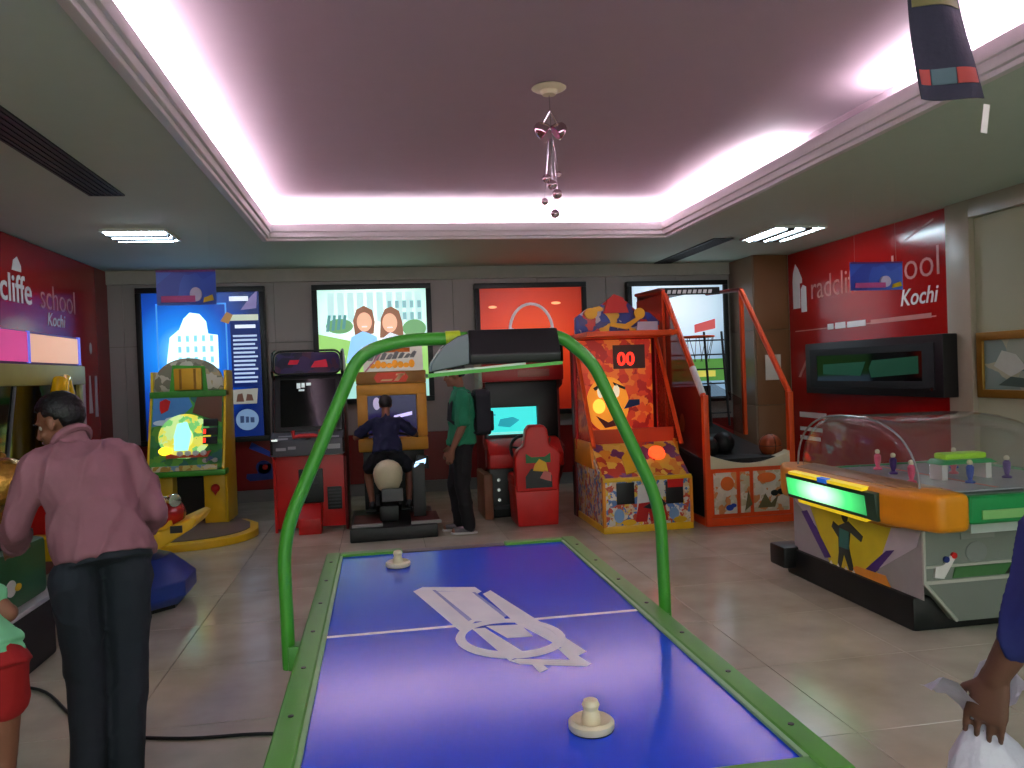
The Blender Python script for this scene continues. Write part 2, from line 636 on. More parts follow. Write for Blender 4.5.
def banner():
    t = thing('hanging_banner', 'dark navy fabric banner hanging from the ceiling at upper right', 'banner', (2.08, 2.6, 2.5))
    nav = mat('navy_cloth', (24, 28, 48), .7, scale=40, bump=.2)
    n = 18

    def sheet(z0, z1, off, x0=0., x1=1.):
        b = MB()
        rows = []
        for i in range(n + 1):
            zz = z0 + (z1 - z0) * i / n
            k = zz / .6
            cx = -.055 * (zz - .02) / .35 * .9
            wdt = .238 - .05 * k
            row = []
            for j in range(9):
                u = x0 + (x1 - x0) * j / 8
                row.append((cx + (u - .5) * wdt + .0, .02 * math.sin(u * 5 + zz * 6) + off, zz))
            rows.append(row)
        F = [[b.bm.verts.new(p) for p in r] for r in rows]
        B = [[b.bm.verts.new((p[0], p[1] + .003, p[2])) for p in r] for r in rows]
        for i in range(n):
            for j in range(8):
                b.bm.faces.new((F[i][j], F[i][j + 1], F[i + 1][j + 1], F[i + 1][j]))
                b.bm.faces.new((B[i][j], B[i + 1][j], B[i + 1][j + 1], B[i][j + 1]))
        for i in range(n):
            for j in (0, 8):
                b.bm.faces.new((F[i][j], F[i + 1][j], B[i + 1][j], B[i][j]))
        for j in range(8):
            for i in (0, n):
                b.bm.faces.new((F[i][j], F[i][j + 1], B[i][j + 1], B[i][j]))
        return b

    sheet(.03, .62, 0).build('cloth', nav, t)
    sheet(.085, .14, -.003, .06, .24).build('red_patch', mat('rust_print', (150, 50, 40), .6), t)
    sheet(.085, .14, -.003, .26, .6).build('teal_patch', mat('teal_print', (60, 90, 95), .6), t)
    sheet(.085, .14, -.003, .62, .95).build('red_patch', mat('rust_print', (150, 50, 40), .6), t)
    sheet(.36, .60, -.003, .05, .95).build('olive_patch', mat('olive_print', (90, 90, 40), .6), t)
    MB().box(.125, .15, 0, .003, -.07, .035, Matrix.Rotation(.15, 4, 'Y')).build('white_tag', white, t)
    for s in (-.09, .0):
        MB().cyl((-.1 + s, 0, .61), (-.1 + s, 0, TRAY - 2.5), .002, n=5).build('cord', white, t)


banner()


# ------------------------------------------------------------------ lightboxes on the back wall
def emat(name, c, e=1.):
    return mat(name, c, .3, var=0, emit=e * BOX_EMIT / LAMP)


def lightbox(label, x0, x1, z0, z1):
    t = thing('lightbox_poster', label, 'lightbox', (x0, YB, z0), 0, 'lightbox posters on the back wall')
    W, H = x1 - x0, z1 - z0
    f = .07
    MB().box(0, W, -.12, -.004, 0, f).build('frame_bar', black, t, .006)
    MB().box(0, W, -.12, -.004, H - f, H).build('frame_bar', black, t, .006)
    MB().box(0, f, -.12, -.004, f, H - f).build('frame_bar', black, t, .006)
    MB().box(W - f, W, -.12, -.004, f, H - f).build('frame_bar', black, t, .006)
    return t, W, H, fr((0, -.09, 0), (1, 0, 0), (0, 0, 1))


def glowpanel(name, colors, cx, cz, sx, sz, parent, W, H, strength, palette2=None):
    """back-lit print; brighter middle, as from a tube behind, put into the colour"""
    m = bpy.data.materials.new(name)
    m.use_nodes = True
    nt = m.node_tree
    b = nt.nodes['Principled BSDF']
    tc = nt.nodes.new('ShaderNodeTexCoord')
    mp = nt.nodes.new('ShaderNodeMapping')
    mp.inputs['Location'].default_value = (-cx / sx, 0, -cz / sz)
    mp.inputs['Scale'].default_value = (1 / sx, 0, 1 / sz)
    gr = nt.nodes.new('ShaderNodeTexGradient')
    gr.gradient_type = 'SPHERICAL'
    cr = nt.nodes.new('ShaderNodeValToRGB')
    el = cr.color_ramp.elements
    el[0].color = lin(colors[0]) + (1,)
    el[1].color = lin(colors[-1]) + (1,)
    for i in range(1, len(colors) - 1):
        e = el.new(i / (len(colors) - 1))
        e.color = lin(colors[i]) + (1,)
    nt.links.new(tc.outputs['Object'], mp.inputs[0])
    nt.links.new(mp.outputs[0], gr.inputs[0])
    nt.links.new(gr.outputs['Color'], cr.inputs[0])
    nt.links.new(cr.outputs[0], b.inputs['Base Color'])
    nt.links.new(cr.outputs[0], b.inputs['Emission Color'])
    b.inputs['Emission Strength'].default_value = strength * BOX_EMIT
    b.inputs['Roughness'].default_value = .25
    return MB().box(.06, W - .06, -.09, -.02, .06, H - .06).build(name, m, parent, smooth=0)


# 1: blue poster
t, W, H, M = lightbox('tall lit blue poster with a white building and a text column', -3.07, -1.46, .82, 2.87)
glowpanel('blue_print', [(8, 28, 84), (12, 66, 165), (24, 130, 235), (130, 225, 255)], .55, 1.2, 1.0, 1.1, t, W, H, 1.0)
decal('school_building', [[(.34, .98), (1.0, .98), (1.0, 1.42), (.88, 1.44), (.86, 1.6), (.78, 1.7), (.66, 1.72), (.58, 1.64), (.52, 1.5), (.4, 1.4)]], M, emat('cyan_white', (205, 246, 255), 1.5), t)
decal('building_tower', [[(.42, .92), (.95, .92), (.95, 1.0), (.42, 1.0)]], M, emat('cyan_white2', (170, 225, 240), 1.3), t, .003)
decal('building_window', [rect(.5 + .1 * i, 1.06 + .14 * j, .54 + .1 * i, 1.14 + .14 * j) for i in range(5) for j in range(3)], M, emat('cyan_shade', (130, 200, 225), 1.1), t, .004, joined=True)
decal('white_picture_frame', [rect(.24, .86, 1.12, .88), rect(.24, 1.82, 1.12, 1.84), rect(.24, .86, .26, 1.84), rect(1.1, .86, 1.12, 1.84)], M, emat('paleblue', (70, 150, 225), .8), t)
decal('text_panel', rect(1.16, .72, 1.52, 1.6), M, emat('navy_print', (14, 40, 112), .45), t)
decal('panel_header', rect(1.14, 1.6, 1.52, 1.68), M, emat('header_print', (190, 200, 180), .8), t)
decal('leaf_mark', [(1.04, 1.6), (1.14, 1.56), (1.2, 1.68), (1.12, 1.72)], M, emat('leaf_print', (150, 110, 60), .8), t, .003)
decal('text_lines', scribble_lines(1.19, 1.5, [.78 + .055 * i for i in range(12)], .026), M, emat('text_white', (180, 200, 235), .8), t, .004, joined=True)
decal('title_lines', [rect(1.22, 1.5, 1.48, 1.545), rect(1.16, 1.86, 1.4, 1.92)], M, emat('title_white', (225, 235, 250), .9), t, .005, joined=True)
decal('top_swoosh', [(1.3, 1.74), (1.5, 1.76), (1.52, 2.0), (1.42, 1.9)], M, emat('swoosh_print', (120, 110, 160), .7), t)
decal('inset_photo', [[(1.14, .5), (1.46, .5), (1.48, .7), (1.16, .69)]], M, emat('photo_grey', (160, 160, 150), .55), t)
decal('photo_figure', [[(1.2, .53), (1.3, .53), (1.28, .64), (1.22, .63)], [(1.32, .54), (1.42, .54), (1.4, .62), (1.34, .63)]], M, emat('photo_brown', (100, 70, 60), .5), t, .004)
decal('round_seal', circ(1.33, .29, .145, .14, 28), M, emat('seal_print', (120, 150, 185), .6), t)
decal('seal_marks', [rect(1.24, .25, 1.29, .34), rect(1.31, .25, 1.35, .33), rect(1.37, .25, 1.42, .32)], M, emat('seal_dark', (60, 80, 120), .4), t, .004, joined=True)

# 2: family poster
t, W, H, M = lightbox('bright lit poster of two smiling people before a white building', -.85, .74, 1.26, 2.87)
glowpanel('pale_print', [(150, 200, 190), (210, 240, 230), (240, 255, 250)], .8, 1.1, 1.1, .9, t, W, H, 1.15)
decal('lawn', [(.06, .3), (1.53, .3), (1.53, .78), (1.2, .86), (.7, .8), (.06, .95)], M, emat('lawn_print', (150, 205, 110), .9), t)
decal('facade', [rect(.2 + .13 * i, 1.0 + .05 * (i % 3), .29 + .13 * i, 1.5) for i in range(10)], M, emat('facade_print', (185, 220, 220), 1.0), t, joined=True)
decal('facade_window', [rect(1.0 + .1 * i, 1.12 + .16 * j, 1.05 + .1 * i, 1.22 + .16 * j) for i in range(5) for j in range(2)], M, emat('facade_win', (130, 175, 180), .9), t, .003, joined=True)
decal('trees', [circ(.35, 1.05, .18, .1), circ(1.35, 1.0, .16, .12)], M, emat('tree_print', (110, 165, 110), .8), t, .003)
decal('hair', [[(.55, .92), (.53, 1.12), (.58, 1.27), (.68, 1.32), (.79, 1.26), (.82, 1.1), (.8, .94)], [(.88, .88), (.9, 1.14), (.96, 1.27), (1.05, 1.3), (1.15, 1.24), (1.19, 1.08), (1.2, .88)]], M, emat('hair_print', (140, 96, 72), .85), t, .004)
decal('face', [circ(.68, 1.1, .1, .13), circ(1.02, 1.08, .1, .13)], M, emat('face_print', (225, 175, 145), 1.), t, .006)
decal('clothes', [[(.42, .55), (.5, .9), (.66, .98), (.84, .9), (.88, .55)]], M, emat('blue_top_print', (140, 195, 230), 1.), t, .005)
decal('clothes', [[(.82, .5), (.9, .86), (1.02, .95), (1.2, .88), (1.3, .5)]], M, emat('white_top_print', (215, 225, 235), 1.), t, .0055)
decal('slogan', [[(.17 + .07 * i, .98 + .01 * i), (.21 + .07 * i, .98 + .01 * i), (.24 + .07 * i, 1.2), (.2 + .07 * i, 1.2)] for i in range(4)], M, emat('slogan_print', (90, 150, 150), .8), t, .006, joined=True)
decal('smile', [rect(.645, 1.03, .715, 1.045), rect(.985, 1.01, 1.055, 1.025)], M, emat('smile_print', (245, 245, 240), 1.), t, .008)

# 3: orange poster
t, W, H, M = lightbox('lit plain orange poster behind the racing machine', 1.34, 2.93, 1.0, 2.85)
glowpanel('orange_print', [(120, 24, 10), (190, 50, 16), (226, 78, 28)], .8, 1.1, 1.25, 1.0, t, W, H, .85)
decal('highlight', [circ(.25, 1.52, .06, .02), circ(1.15, 1.56, .07, .02)], M, emat('hl_print', (250, 180, 120), .9), t)
# 4: white poster
t, W, H, M = lightbox('lit pale poster behind the basketball hoop machine', 3.53, 5.05, 1.08, 2.84)
glowpanel('white_print', [(120, 150, 175), (190, 210, 225), (225, 240, 245)], .7, 1.4, 1.1, 1.0, t, W, H, 1.0)
decal('red_word', [(1.0, 1.0), (1.32, 1.06), (1.32, 1.2), (1.0, 1.12)], M, emat('redw_print', (200, 90, 90), .8), t)
decal('green_strip', rect(.06, .3, 1.45, .62), M, emat('greens_print', (90, 150, 70), .6), t)
decal('yellow_mark', rect(1.0, .36, 1.3, .45), M, emat('yel_print', (210, 200, 90), .7), t, .004)

# blue doodle on the red wainscot
t = thing('wall_decal', 'blue painted robot doodle on the low red wall panel', 'wall decal', (-1.55, YB, .2))
M = fr((0, -.001, 0), (1, 0, 0), (0, 0, 1))
decal('doodle_arm', [[(-.2, .52), (.1, .38), (.22, .42), (.2, .5), (.08, .46), (-.16, .6)]], M, blue, t, .003)
decal('doodle_body', [[(-.25, .12), (-.2, .08), (.22, .1), (.24, .2), (.1, .2), (.08, .3), (-.08, .3), (-.1, .18), (-.24, .18)], circ(-.02, .26, .1, .09)], M, mat('navy_decal', (20, 40, 110), .4), t, .003)
decal('doodle_spot', circ(.0, .26, .035), M, red, t, .006)


# ------------------------------------------------------------------ side wall advertisements
wtxt = mat('white_letter', (226, 214, 210), .45)
fadet = mat('faded_letter', (196, 120, 112), .45)
t = thing('wall_advertisement', 'glossy red school advertisement panel above the black display on right wall', 'wall sign', (5.65, 10.3, .0))
MB().box(-.02, -.003, -3.12, 0, .05, 3.085).build('board', redpanelm, t)
M = fr((-.021, 0, 0), (0, -1, 0), (0, 0, 1))
decal('house_mark', [[(.12, 2.33), (.3, 2.33), (.3, 2.66), (.36, 2.66), (.36, 2.72), (.27, 2.86), (.2, 2.93), (.14, 2.82), (.12, 2.7)],
                     [(.33, 2.27), (.46, 2.27), (.46, 2.6), (.38, 2.63), (.33, 2.58)]], M, wtxt, t, .004)
text('radcliffe', .42, M @ Matrix.Translation((.56, 2.42, 0)), fadet, t, ext=.004, bold=-.002, sx=.93)
text('school', .44, M @ Matrix.Translation((1.86, 2.44, 0)), fadet, t, ext=.004, bold=-.004, sx=1.02)
text('Kochi', .25, M @ Matrix.Translation((2.38, 2.17, 0)), wtxt, t, ext=.004, shear=.25, bold=.002)
decal('rule', rect(.15, 2.015, 2.95, 2.028), M, fadet, t, .003)
decal('strapline', [rect(.95, 2.0, 1.08, 2.07), rect(1.12, 2.0, 1.34, 2.075), rect(1.38, 2.0, 1.75, 2.07)], M, wtxt, t, .005, joined=True)
decal('strapline_thin', scribble_lines(1.85, 2.9, [2.01], .05, .05), M, fadet, t, .004, joined=True)
decal('white_stroke', [[(.2, 1.4), (.26, 1.4), (.5, 1.68), (.46, 1.7)]], M, fadet, t, .004)
M2 = M
decal('footer_line', [rect(.2, .86, .85, .93), rect(.2, .68, .75, .73), rect(.2, .56, .7, .61)], M2, wtxt, t, .004, joined=True)
decal('corner_stroke', [[(2.5, 2.86), (2.95, 3.0), (2.95, 3.02), (2.5, 2.88)]], M, fadet, t, .003)

t = thing('wall_advertisement', 'glossy red school advertisement panel on the left wall', 'wall sign', (XL, 6.6, 0))
MB().box(.003, .02, 0, 4.0, .12, 3.085).build('board', redpanelm, t)
M = fr((.021, 0, 0), (0, 1, 0), (0, 0, 1))
text('radcliffe', .38, M @ Matrix.Translation((.94, 2.46, 0)), wtxt, t, ext=.004, bold=.004)
text('school', .38, M @ Matrix.Translation((2.34, 2.45, 0)), fadet, t, ext=.004, bold=-.003, sx=.98)
text('Kochi', .2, M @ Matrix.Translation((2.5, 2.28, 0)), wtxt, t, ext=.004, shear=.25)
decal('house_mark', [[(1.72, 2.76), (1.92, 2.76), (1.92, 2.82), (1.84, 2.9), (1.76, 2.86)]], M, wtxt, t, .004)
decal('strapline', [rect(.6 + .2 * i, 2.11, .76 + .2 * i, 2.18) for i in range(7)], M, wtxt, t, .004, joined=True)
decal('people_outline', [[(3.62, 1.3), (3.74, 1.3), (3.7, 1.75), (3.66, 1.75)], [(3.82, 1.25), (3.92, 1.25), (3.92, 1.75), (3.85, 1.75)],
                         [(3.4, 1.0), (3.5, 1.0), (3.52, 1.75), (3.42, 1.9)], circ(3.75, 2.08, .04, .07)], M, mat('pale_decal', (190, 150, 140), .5), t, .004)

# black display, painting, paper notice
t = thing('wall_display', 'long black scrolling LED display mounted on the right red panel', 'display', (5.62, 7.04, 1.2))
MB().box(-.17, -.005, 0, 2.56, 0, .63).build('housing', black, t, .012)
MB().ring(rect(.12, .08, 2.44, .55), rect(.3, .16, 2.28, .47), 'x', -.18, -.165).build('bezel', blackm, t, .004)
MB().box(-.174, -.166, .3, 2.28, .16, .47).build('screen', glassblk, t)
M = fr((-.1745, 2.56, 0), (0, -1, 0), (0, 0, 1))
led = mat('green_led', (6, 60, 42), .4, var=.5, scale=3, emit=.06, ecol=(10, 150, 100))
decal('green_readout', [[(.42, .24), (1.2, .22), (1.3, .38), (.42, .36)], [(1.4, .2), (2.2, .24), (2.2, .42), (1.42, .39), (1.36, .3)]], M, led, t)
MB().cyl((-.19, .15, .08), (-.165, .15, .08), .02).build('knob', chrome, t)

t = thing('framed_painting', 'small pale painting in a gilt frame on the green wall', 'painting', (5.68, 6.82, 1.2))
gilt = mat('gilt', (150, 112, 40), .35, .6)
MB().ring(rect(-.72, 0, 0, .62), rect(-.64, .08, -.08, .54), 'x', -.05, -.003).build('frame', gilt, t, .012)
MB().box(-.025, -.003, -.66, -.06, .06, .56).build('canvas', artmat('canvas_art', [(150, 160, 140), (120, 140, 130), (170, 170, 140), (90, 120, 120)], 5), t)
M = fr((-.026, 0, 0), (0, -1, 0), (0, 0, 1))
decal('pale_bird', [[(.2, .3), (.3, .44), (.46, .4), (.58, .28), (.4, .2)]], M, mat('pale_print2', (190, 195, 180), .5), t, .004)
decal('dark_shore', [[(.25, .12), (.6, .1), (.6, .18), (.4, .2)]], M, mat('dark_print', (60, 80, 70), .5), t, .004)

t = tag(MB().box(5.27, 5.5, 10.338, 10.343, 1.37, 1.72).build('paper_notice', mat('paper', (205, 190, 175), .8)), 'pale paper notice taped to the brown corner column', 'paper')


# ------------------------------------------------------------------ air hockey table
def air_hockey():
    X0, X1, Y0, Y1, Z = -.272, .902, 1.44, 3.78, .8
    cx, cy = (X0 + X1) / 2, (Y0 + Y1) / 2
    a, b = (X1 - X0) / 2, (Y1 - Y0) / 2
    t = thing('air_hockey_table', 'blue air hockey table with green rails and overhead arch', 'game table', (cx, cy, 0))
    fieldm = mat('blue_playfield', (8, 66, 212), .17, var=.06, scale=1.5, spec=.3)
    railm = mat('green_rail', (66, 140, 34), .4, var=.08)
    wm = mat('white_print_field', (240, 244, 252), .5)
    MB().box(-a + .05, a - .05, -b + .05, b - .05, .48, Z - .03).build('cabinet', mat('navy_cabinet', (20, 30, 90), .5), t, .02)
    for sx in (-1, 1):
        for sy in (-1, 1):
            x0, y0 = sx * (a - .2), sy * (b - .3)
            l = MB().prism([(x0 - .07, y0 - .07), (x0 + .07, y0 - .07), (x0 + .07, y0 + .07), (x0 - .07, y0 + .07)], 'z', .03, .5).build('leg', black, t, .015)
            MB().lathe([(.03, 0), (.03, .01), (.012, .012), (.012, .04)], (x0, y0, 0), 12).build('foot', chrome, l)
    MB().box(-a + .06, a - .06, -b + .06, b - .06, Z - .032, Z - .012).build('playfield', fieldm, t)
    rw = .066
    for s in (-1, 1):
        x0, x1 = sorted((s * a, s * (a - rw)))
        r = MB().box(x0, x1, -b, b, Z - .11, Z).build('side_rail', railm, t, .012, seg=3)
        for i in range(7):
            yy = -b + .2 + i * (2 * b - .4) / 6
            MB().cyl((s * (a - rw / 2), yy, Z - .001), (s * (a - rw / 2), yy, Z + .002), .007, n=10).build('screw', black, r)
        x0, x1 = sorted((s * (a - rw), s * (a - rw - .012)))
        MB().box(x0, x1, -b + rw, b - rw, Z - .02, Z - .004).build('trim_strip', mat('pale_green_trim', (120, 170, 110), .4), r)
    for s in (-1, 1):
        for k in (-1, 1):
            y0, y1 = sorted((s * b, s * (b - rw)))
            x0, x1 = sorted((k * (a - rw), k * .24))
            MB().box(x0, x1, y0, y1, Z - .11, Z).build('end_rail', railm, t, .012, seg=3)
        y0, y1 = sorted((s * b, s * (b - rw)))
        MB().box(-.24, .24, y0, y1, Z - .11, Z - .008).build('goal', black, t, .008)
    # prints on the playfield, drawn in table coordinates
    Mz = fr((0, 0, Z - .012), (1, 0, 0), (0, 1, 0))
    decal('centre_line', rect(-a + rw + .01, 2.567 - cy, a - rw - .01, 2.587 - cy), Mz, wm, t, .0006)

    def L(pts):
        return [(x - cx, yy - cy) for x, yy in pts]
    for k, (nm, pl) in enumerate(LOGO):
        if nm == 'ring':
            MB().ring(L(pl[0]), L(pl[1]), 'z', .0016, .0021, Mz).build('logo_ring', wm, t, smooth=0)
        else:
            decal('logo_' + nm, [L(p) for p in pl], Mz, wm if nm != 'gap' else mat('pale_blue_print', (120, 140, 200), .3), t, .0003, .0001 + .0002 * k)
    # arch
    py = 2.58 - cy
    tubem = mat('green_tube', (58, 140, 40), .3, var=.06)

    def bend(pts, rad=.07, n=6):
        out = [V(pts[0])]
        for p, q, r in zip(pts, pts[1:], pts[2:]):
            p, q, r = V(p), V(q), V(r)
            d1, d2 = (p - q), (r - q)
            k = min(rad, d1.length * .45, d2.length * .45)
            A, B = q + d1.normalized() * k, q + d2.normalized() * k
            for i in range(n + 1):
                u = i / n
                out.append(A * (1 - u) ** 2 + q * 2 * u * (1 - u) + B * u * u)
        out.append(V(pts[-1]))
        return out

    lp = bend([(-.312 - cx, py, .7), (-.316 - cx, py, 1.115), (-.06 - cx, py, 1.68), (.08 - cx, py, 1.718), (.30 - cx, py, 1.718)], .11)
    rp = bend([(.925 - cx, py, .70), (.918 - cx, py, 1.14), (.70 - cx, py, 1.63), (.60 - cx, py, 1.712), (.53 - cx, py, 1.722)], .11)
    A = MB().sweep(lp, .021, 14).build('arch_post', tubem, t)
    B = MB().sweep(rp, .021, 14).build('arch_post', tubem, t)
    for o, x, s in ((A, -.29 - cx, -1), (B, .91 - cx, 1)):
        MB().box(x - .022, x + .022, py - .03, py + .03, .7, .775).build('bracket', tubem, o, .005)
    MB().cyl((.215 - cx, py, 1.718), (.262 - cx, py, 1.719), .0245, n=16).build('yellow_sleeve', mat('lime', (170, 190, 40), .35), A)
    # scoreboard
    sb = MB().prism([(-.07, 1.632), (.07, 1.632), (.075, 1.66), (.03, 1.742), (-.03, 1.742), (-.075, 1.66)], 'x', .285 - cx, .578 - cx,
                    Matrix.Translation((0, py, 0))).build('scoreboard', black, t, .006)
    MB().box(.3 - cx, .56 - cx, -.001, .001, 0, .07, Matrix.Translation((0, py - .0545, 1.668)) @ Matrix.Rotation(-.5, 4, 'X')).build('score_window', glassblk, sb)
    # smoked end cover
    prof = [(.285, 1.73), (.25, 1.722), (.2, 1.69), (.165, 1.64), (.158, 1.61), (.285, 1.632)]
    MB().prism([(x - cx, zz) for x, zz in prof], 'y', py - .065, py + .065).build('smoked_cover', mat('smoked_cover', (92, 104, 108), .25, var=.1), sb, .01)
    MB().prism([(.15 - cx, 1.594), (.58 - cx, 1.622), (.58 - cx, 1.632), (.15 - cx, 1.606)], 'y', py - .085, py + .085).build('lower_tray', mat('lime_green', (70, 160, 50), .35), sb)
    MB().prism([(.17 - cx, 1.606), (.46 - cx, 1.625), (.46 - cx, 1.632), (.17 - cx, 1.612)], 'y', py - .083, py - .06).build('diffuser', mat('diffuser', (190, 210, 190), .3), sb)


LOGO = [
    ('upper', [[(0.096, 3.037), (0.133, 3.088), (0.33, 3.028), (0.346, 2.96), (0.318, 2.924), (0.307, 2.972), (0.174, 3.019), (0.28, 2.606), (0.251, 2.564), (0.222, 2.521)]]),
    ('panel', [[(0.178, 3.012), (0.307, 2.972), (0.378, 2.637), (0.382, 2.576), (0.28, 2.606)]]),
    ('band', [[(0.346, 2.924), (0.38, 2.965), (0.468, 2.611), (0.504, 2.473), (0.56, 2.236), (0.524, 2.206), (0.452, 2.423), (0.406, 2.546)]]),
    ('lowband', [[(0.261, 2.532), (0.302, 2.531), (0.385, 2.275), (0.331, 2.219), (0.317, 2.285)]]),
    ('bar', [[(0.308, 2.547), (0.417, 2.532), (0.436, 2.407), (0.356, 2.413)]]),
    ('flash', [[(0.331, 2.219), (0.355, 2.23), (0.497, 2.182), (0.485, 2.279), (0.506, 2.289), (0.547, 2.138), (0.53, 2.122), (0.356, 2.186)]]),
    ('tail', [[(0.384, 2.204), (0.409, 2.206), (0.424, 2.131), (0.396, 2.11)]]),
    ('gap', [[(0.167, 3.031), (0.179, 3.027), (0.272, 2.627), (0.259, 2.612)], [(0.31, 2.956), (0.321, 2.953), (0.392, 2.633), (0.379, 2.62)]]),
    ('ring', ([(0.527, 2.357), (0.517, 2.328), (0.503, 2.301), (0.486, 2.278), (0.465, 2.259), (0.442, 2.245), (0.417, 2.235), (0.391, 2.23), (0.364, 2.23), (0.337, 2.235), (0.311, 2.244), (0.286, 2.258), (0.263, 2.277), (0.243, 2.299), (0.226, 2.325), (0.213, 2.354), (0.204, 2.384), (0.2, 2.416), (0.2, 2.449), (0.206, 2.481), (0.216, 2.511), (0.232, 2.539), (0.253, 2.563), (0.277, 2.582), (0.305, 2.595), (0.334, 2.603), (0.366, 2.604), (0.397, 2.598), (0.427, 2.586), (0.455, 2.568), (0.479, 2.545), (0.499, 2.518), (0.515, 2.487), (0.526, 2.455), (0.531, 2.422), (0.532, 2.389)], [(0.502, 2.378), (0.494, 2.357), (0.484, 2.337), (0.47, 2.32), (0.453, 2.306), (0.434, 2.295), (0.413, 2.288), (0.391, 2.285), (0.369, 2.285), (0.346, 2.29), (0.324, 2.298), (0.303, 2.309), (0.284, 2.324), (0.267, 2.341), (0.252, 2.361), (0.241, 2.383), (0.234, 2.407), (0.23, 2.431), (0.231, 2.455), (0.235, 2.478), (0.244, 2.5), (0.257, 2.52), (0.273, 2.536), (0.293, 2.549), (0.316, 2.558), (0.34, 2.563), (0.365, 2.563), (0.39, 2.558), (0.415, 2.548), (0.437, 2.535), (0.458, 2.518), (0.475, 2.497), (0.489, 2.475), (0.498, 2.451), (0.503, 2.426), (0.505, 2.402)])),
]


air_hockey()


def striker(label, x, yy):
    t = thing('air_hockey_striker', label, 'striker', (x, yy, .7885), 0, 'cream strikers on the air hockey table')
    MB().lathe([(.048, 0), (.052, .006), (.052, .018), (.045, .024), (.038, .02), (.022, .014)], n=28).build('skirt', cream, t)
    MB().lathe([(.022, .012), (.021, .03), (.016, .045), (.02, .056), (.016, .066), (.004, .07)], n=24).build('knob', cream, t)
    MB().lathe([(.05, -.0005), (.05, .0015)], n=28).build('felt', blackm, t)


striker('cream striker lying near the close end of the air hockey table', .443, 1.75)
striker('cream striker lying near the far goal of the air hockey table', .049, 3.46)


# ------------------------------------------------------------------ arcade machines against the back wall
def led_digits(name, s, size, M, parent, mt):
    return text(s, size, M, mt, parent, name, ext=.002, bold=.002)


ledred = mat('red_led', (255, 40, 25), .4, var=0, emit=2.5)
lampred = mat('red_lamp', (255, 70, 30), .4, var=0, emit=2.2)


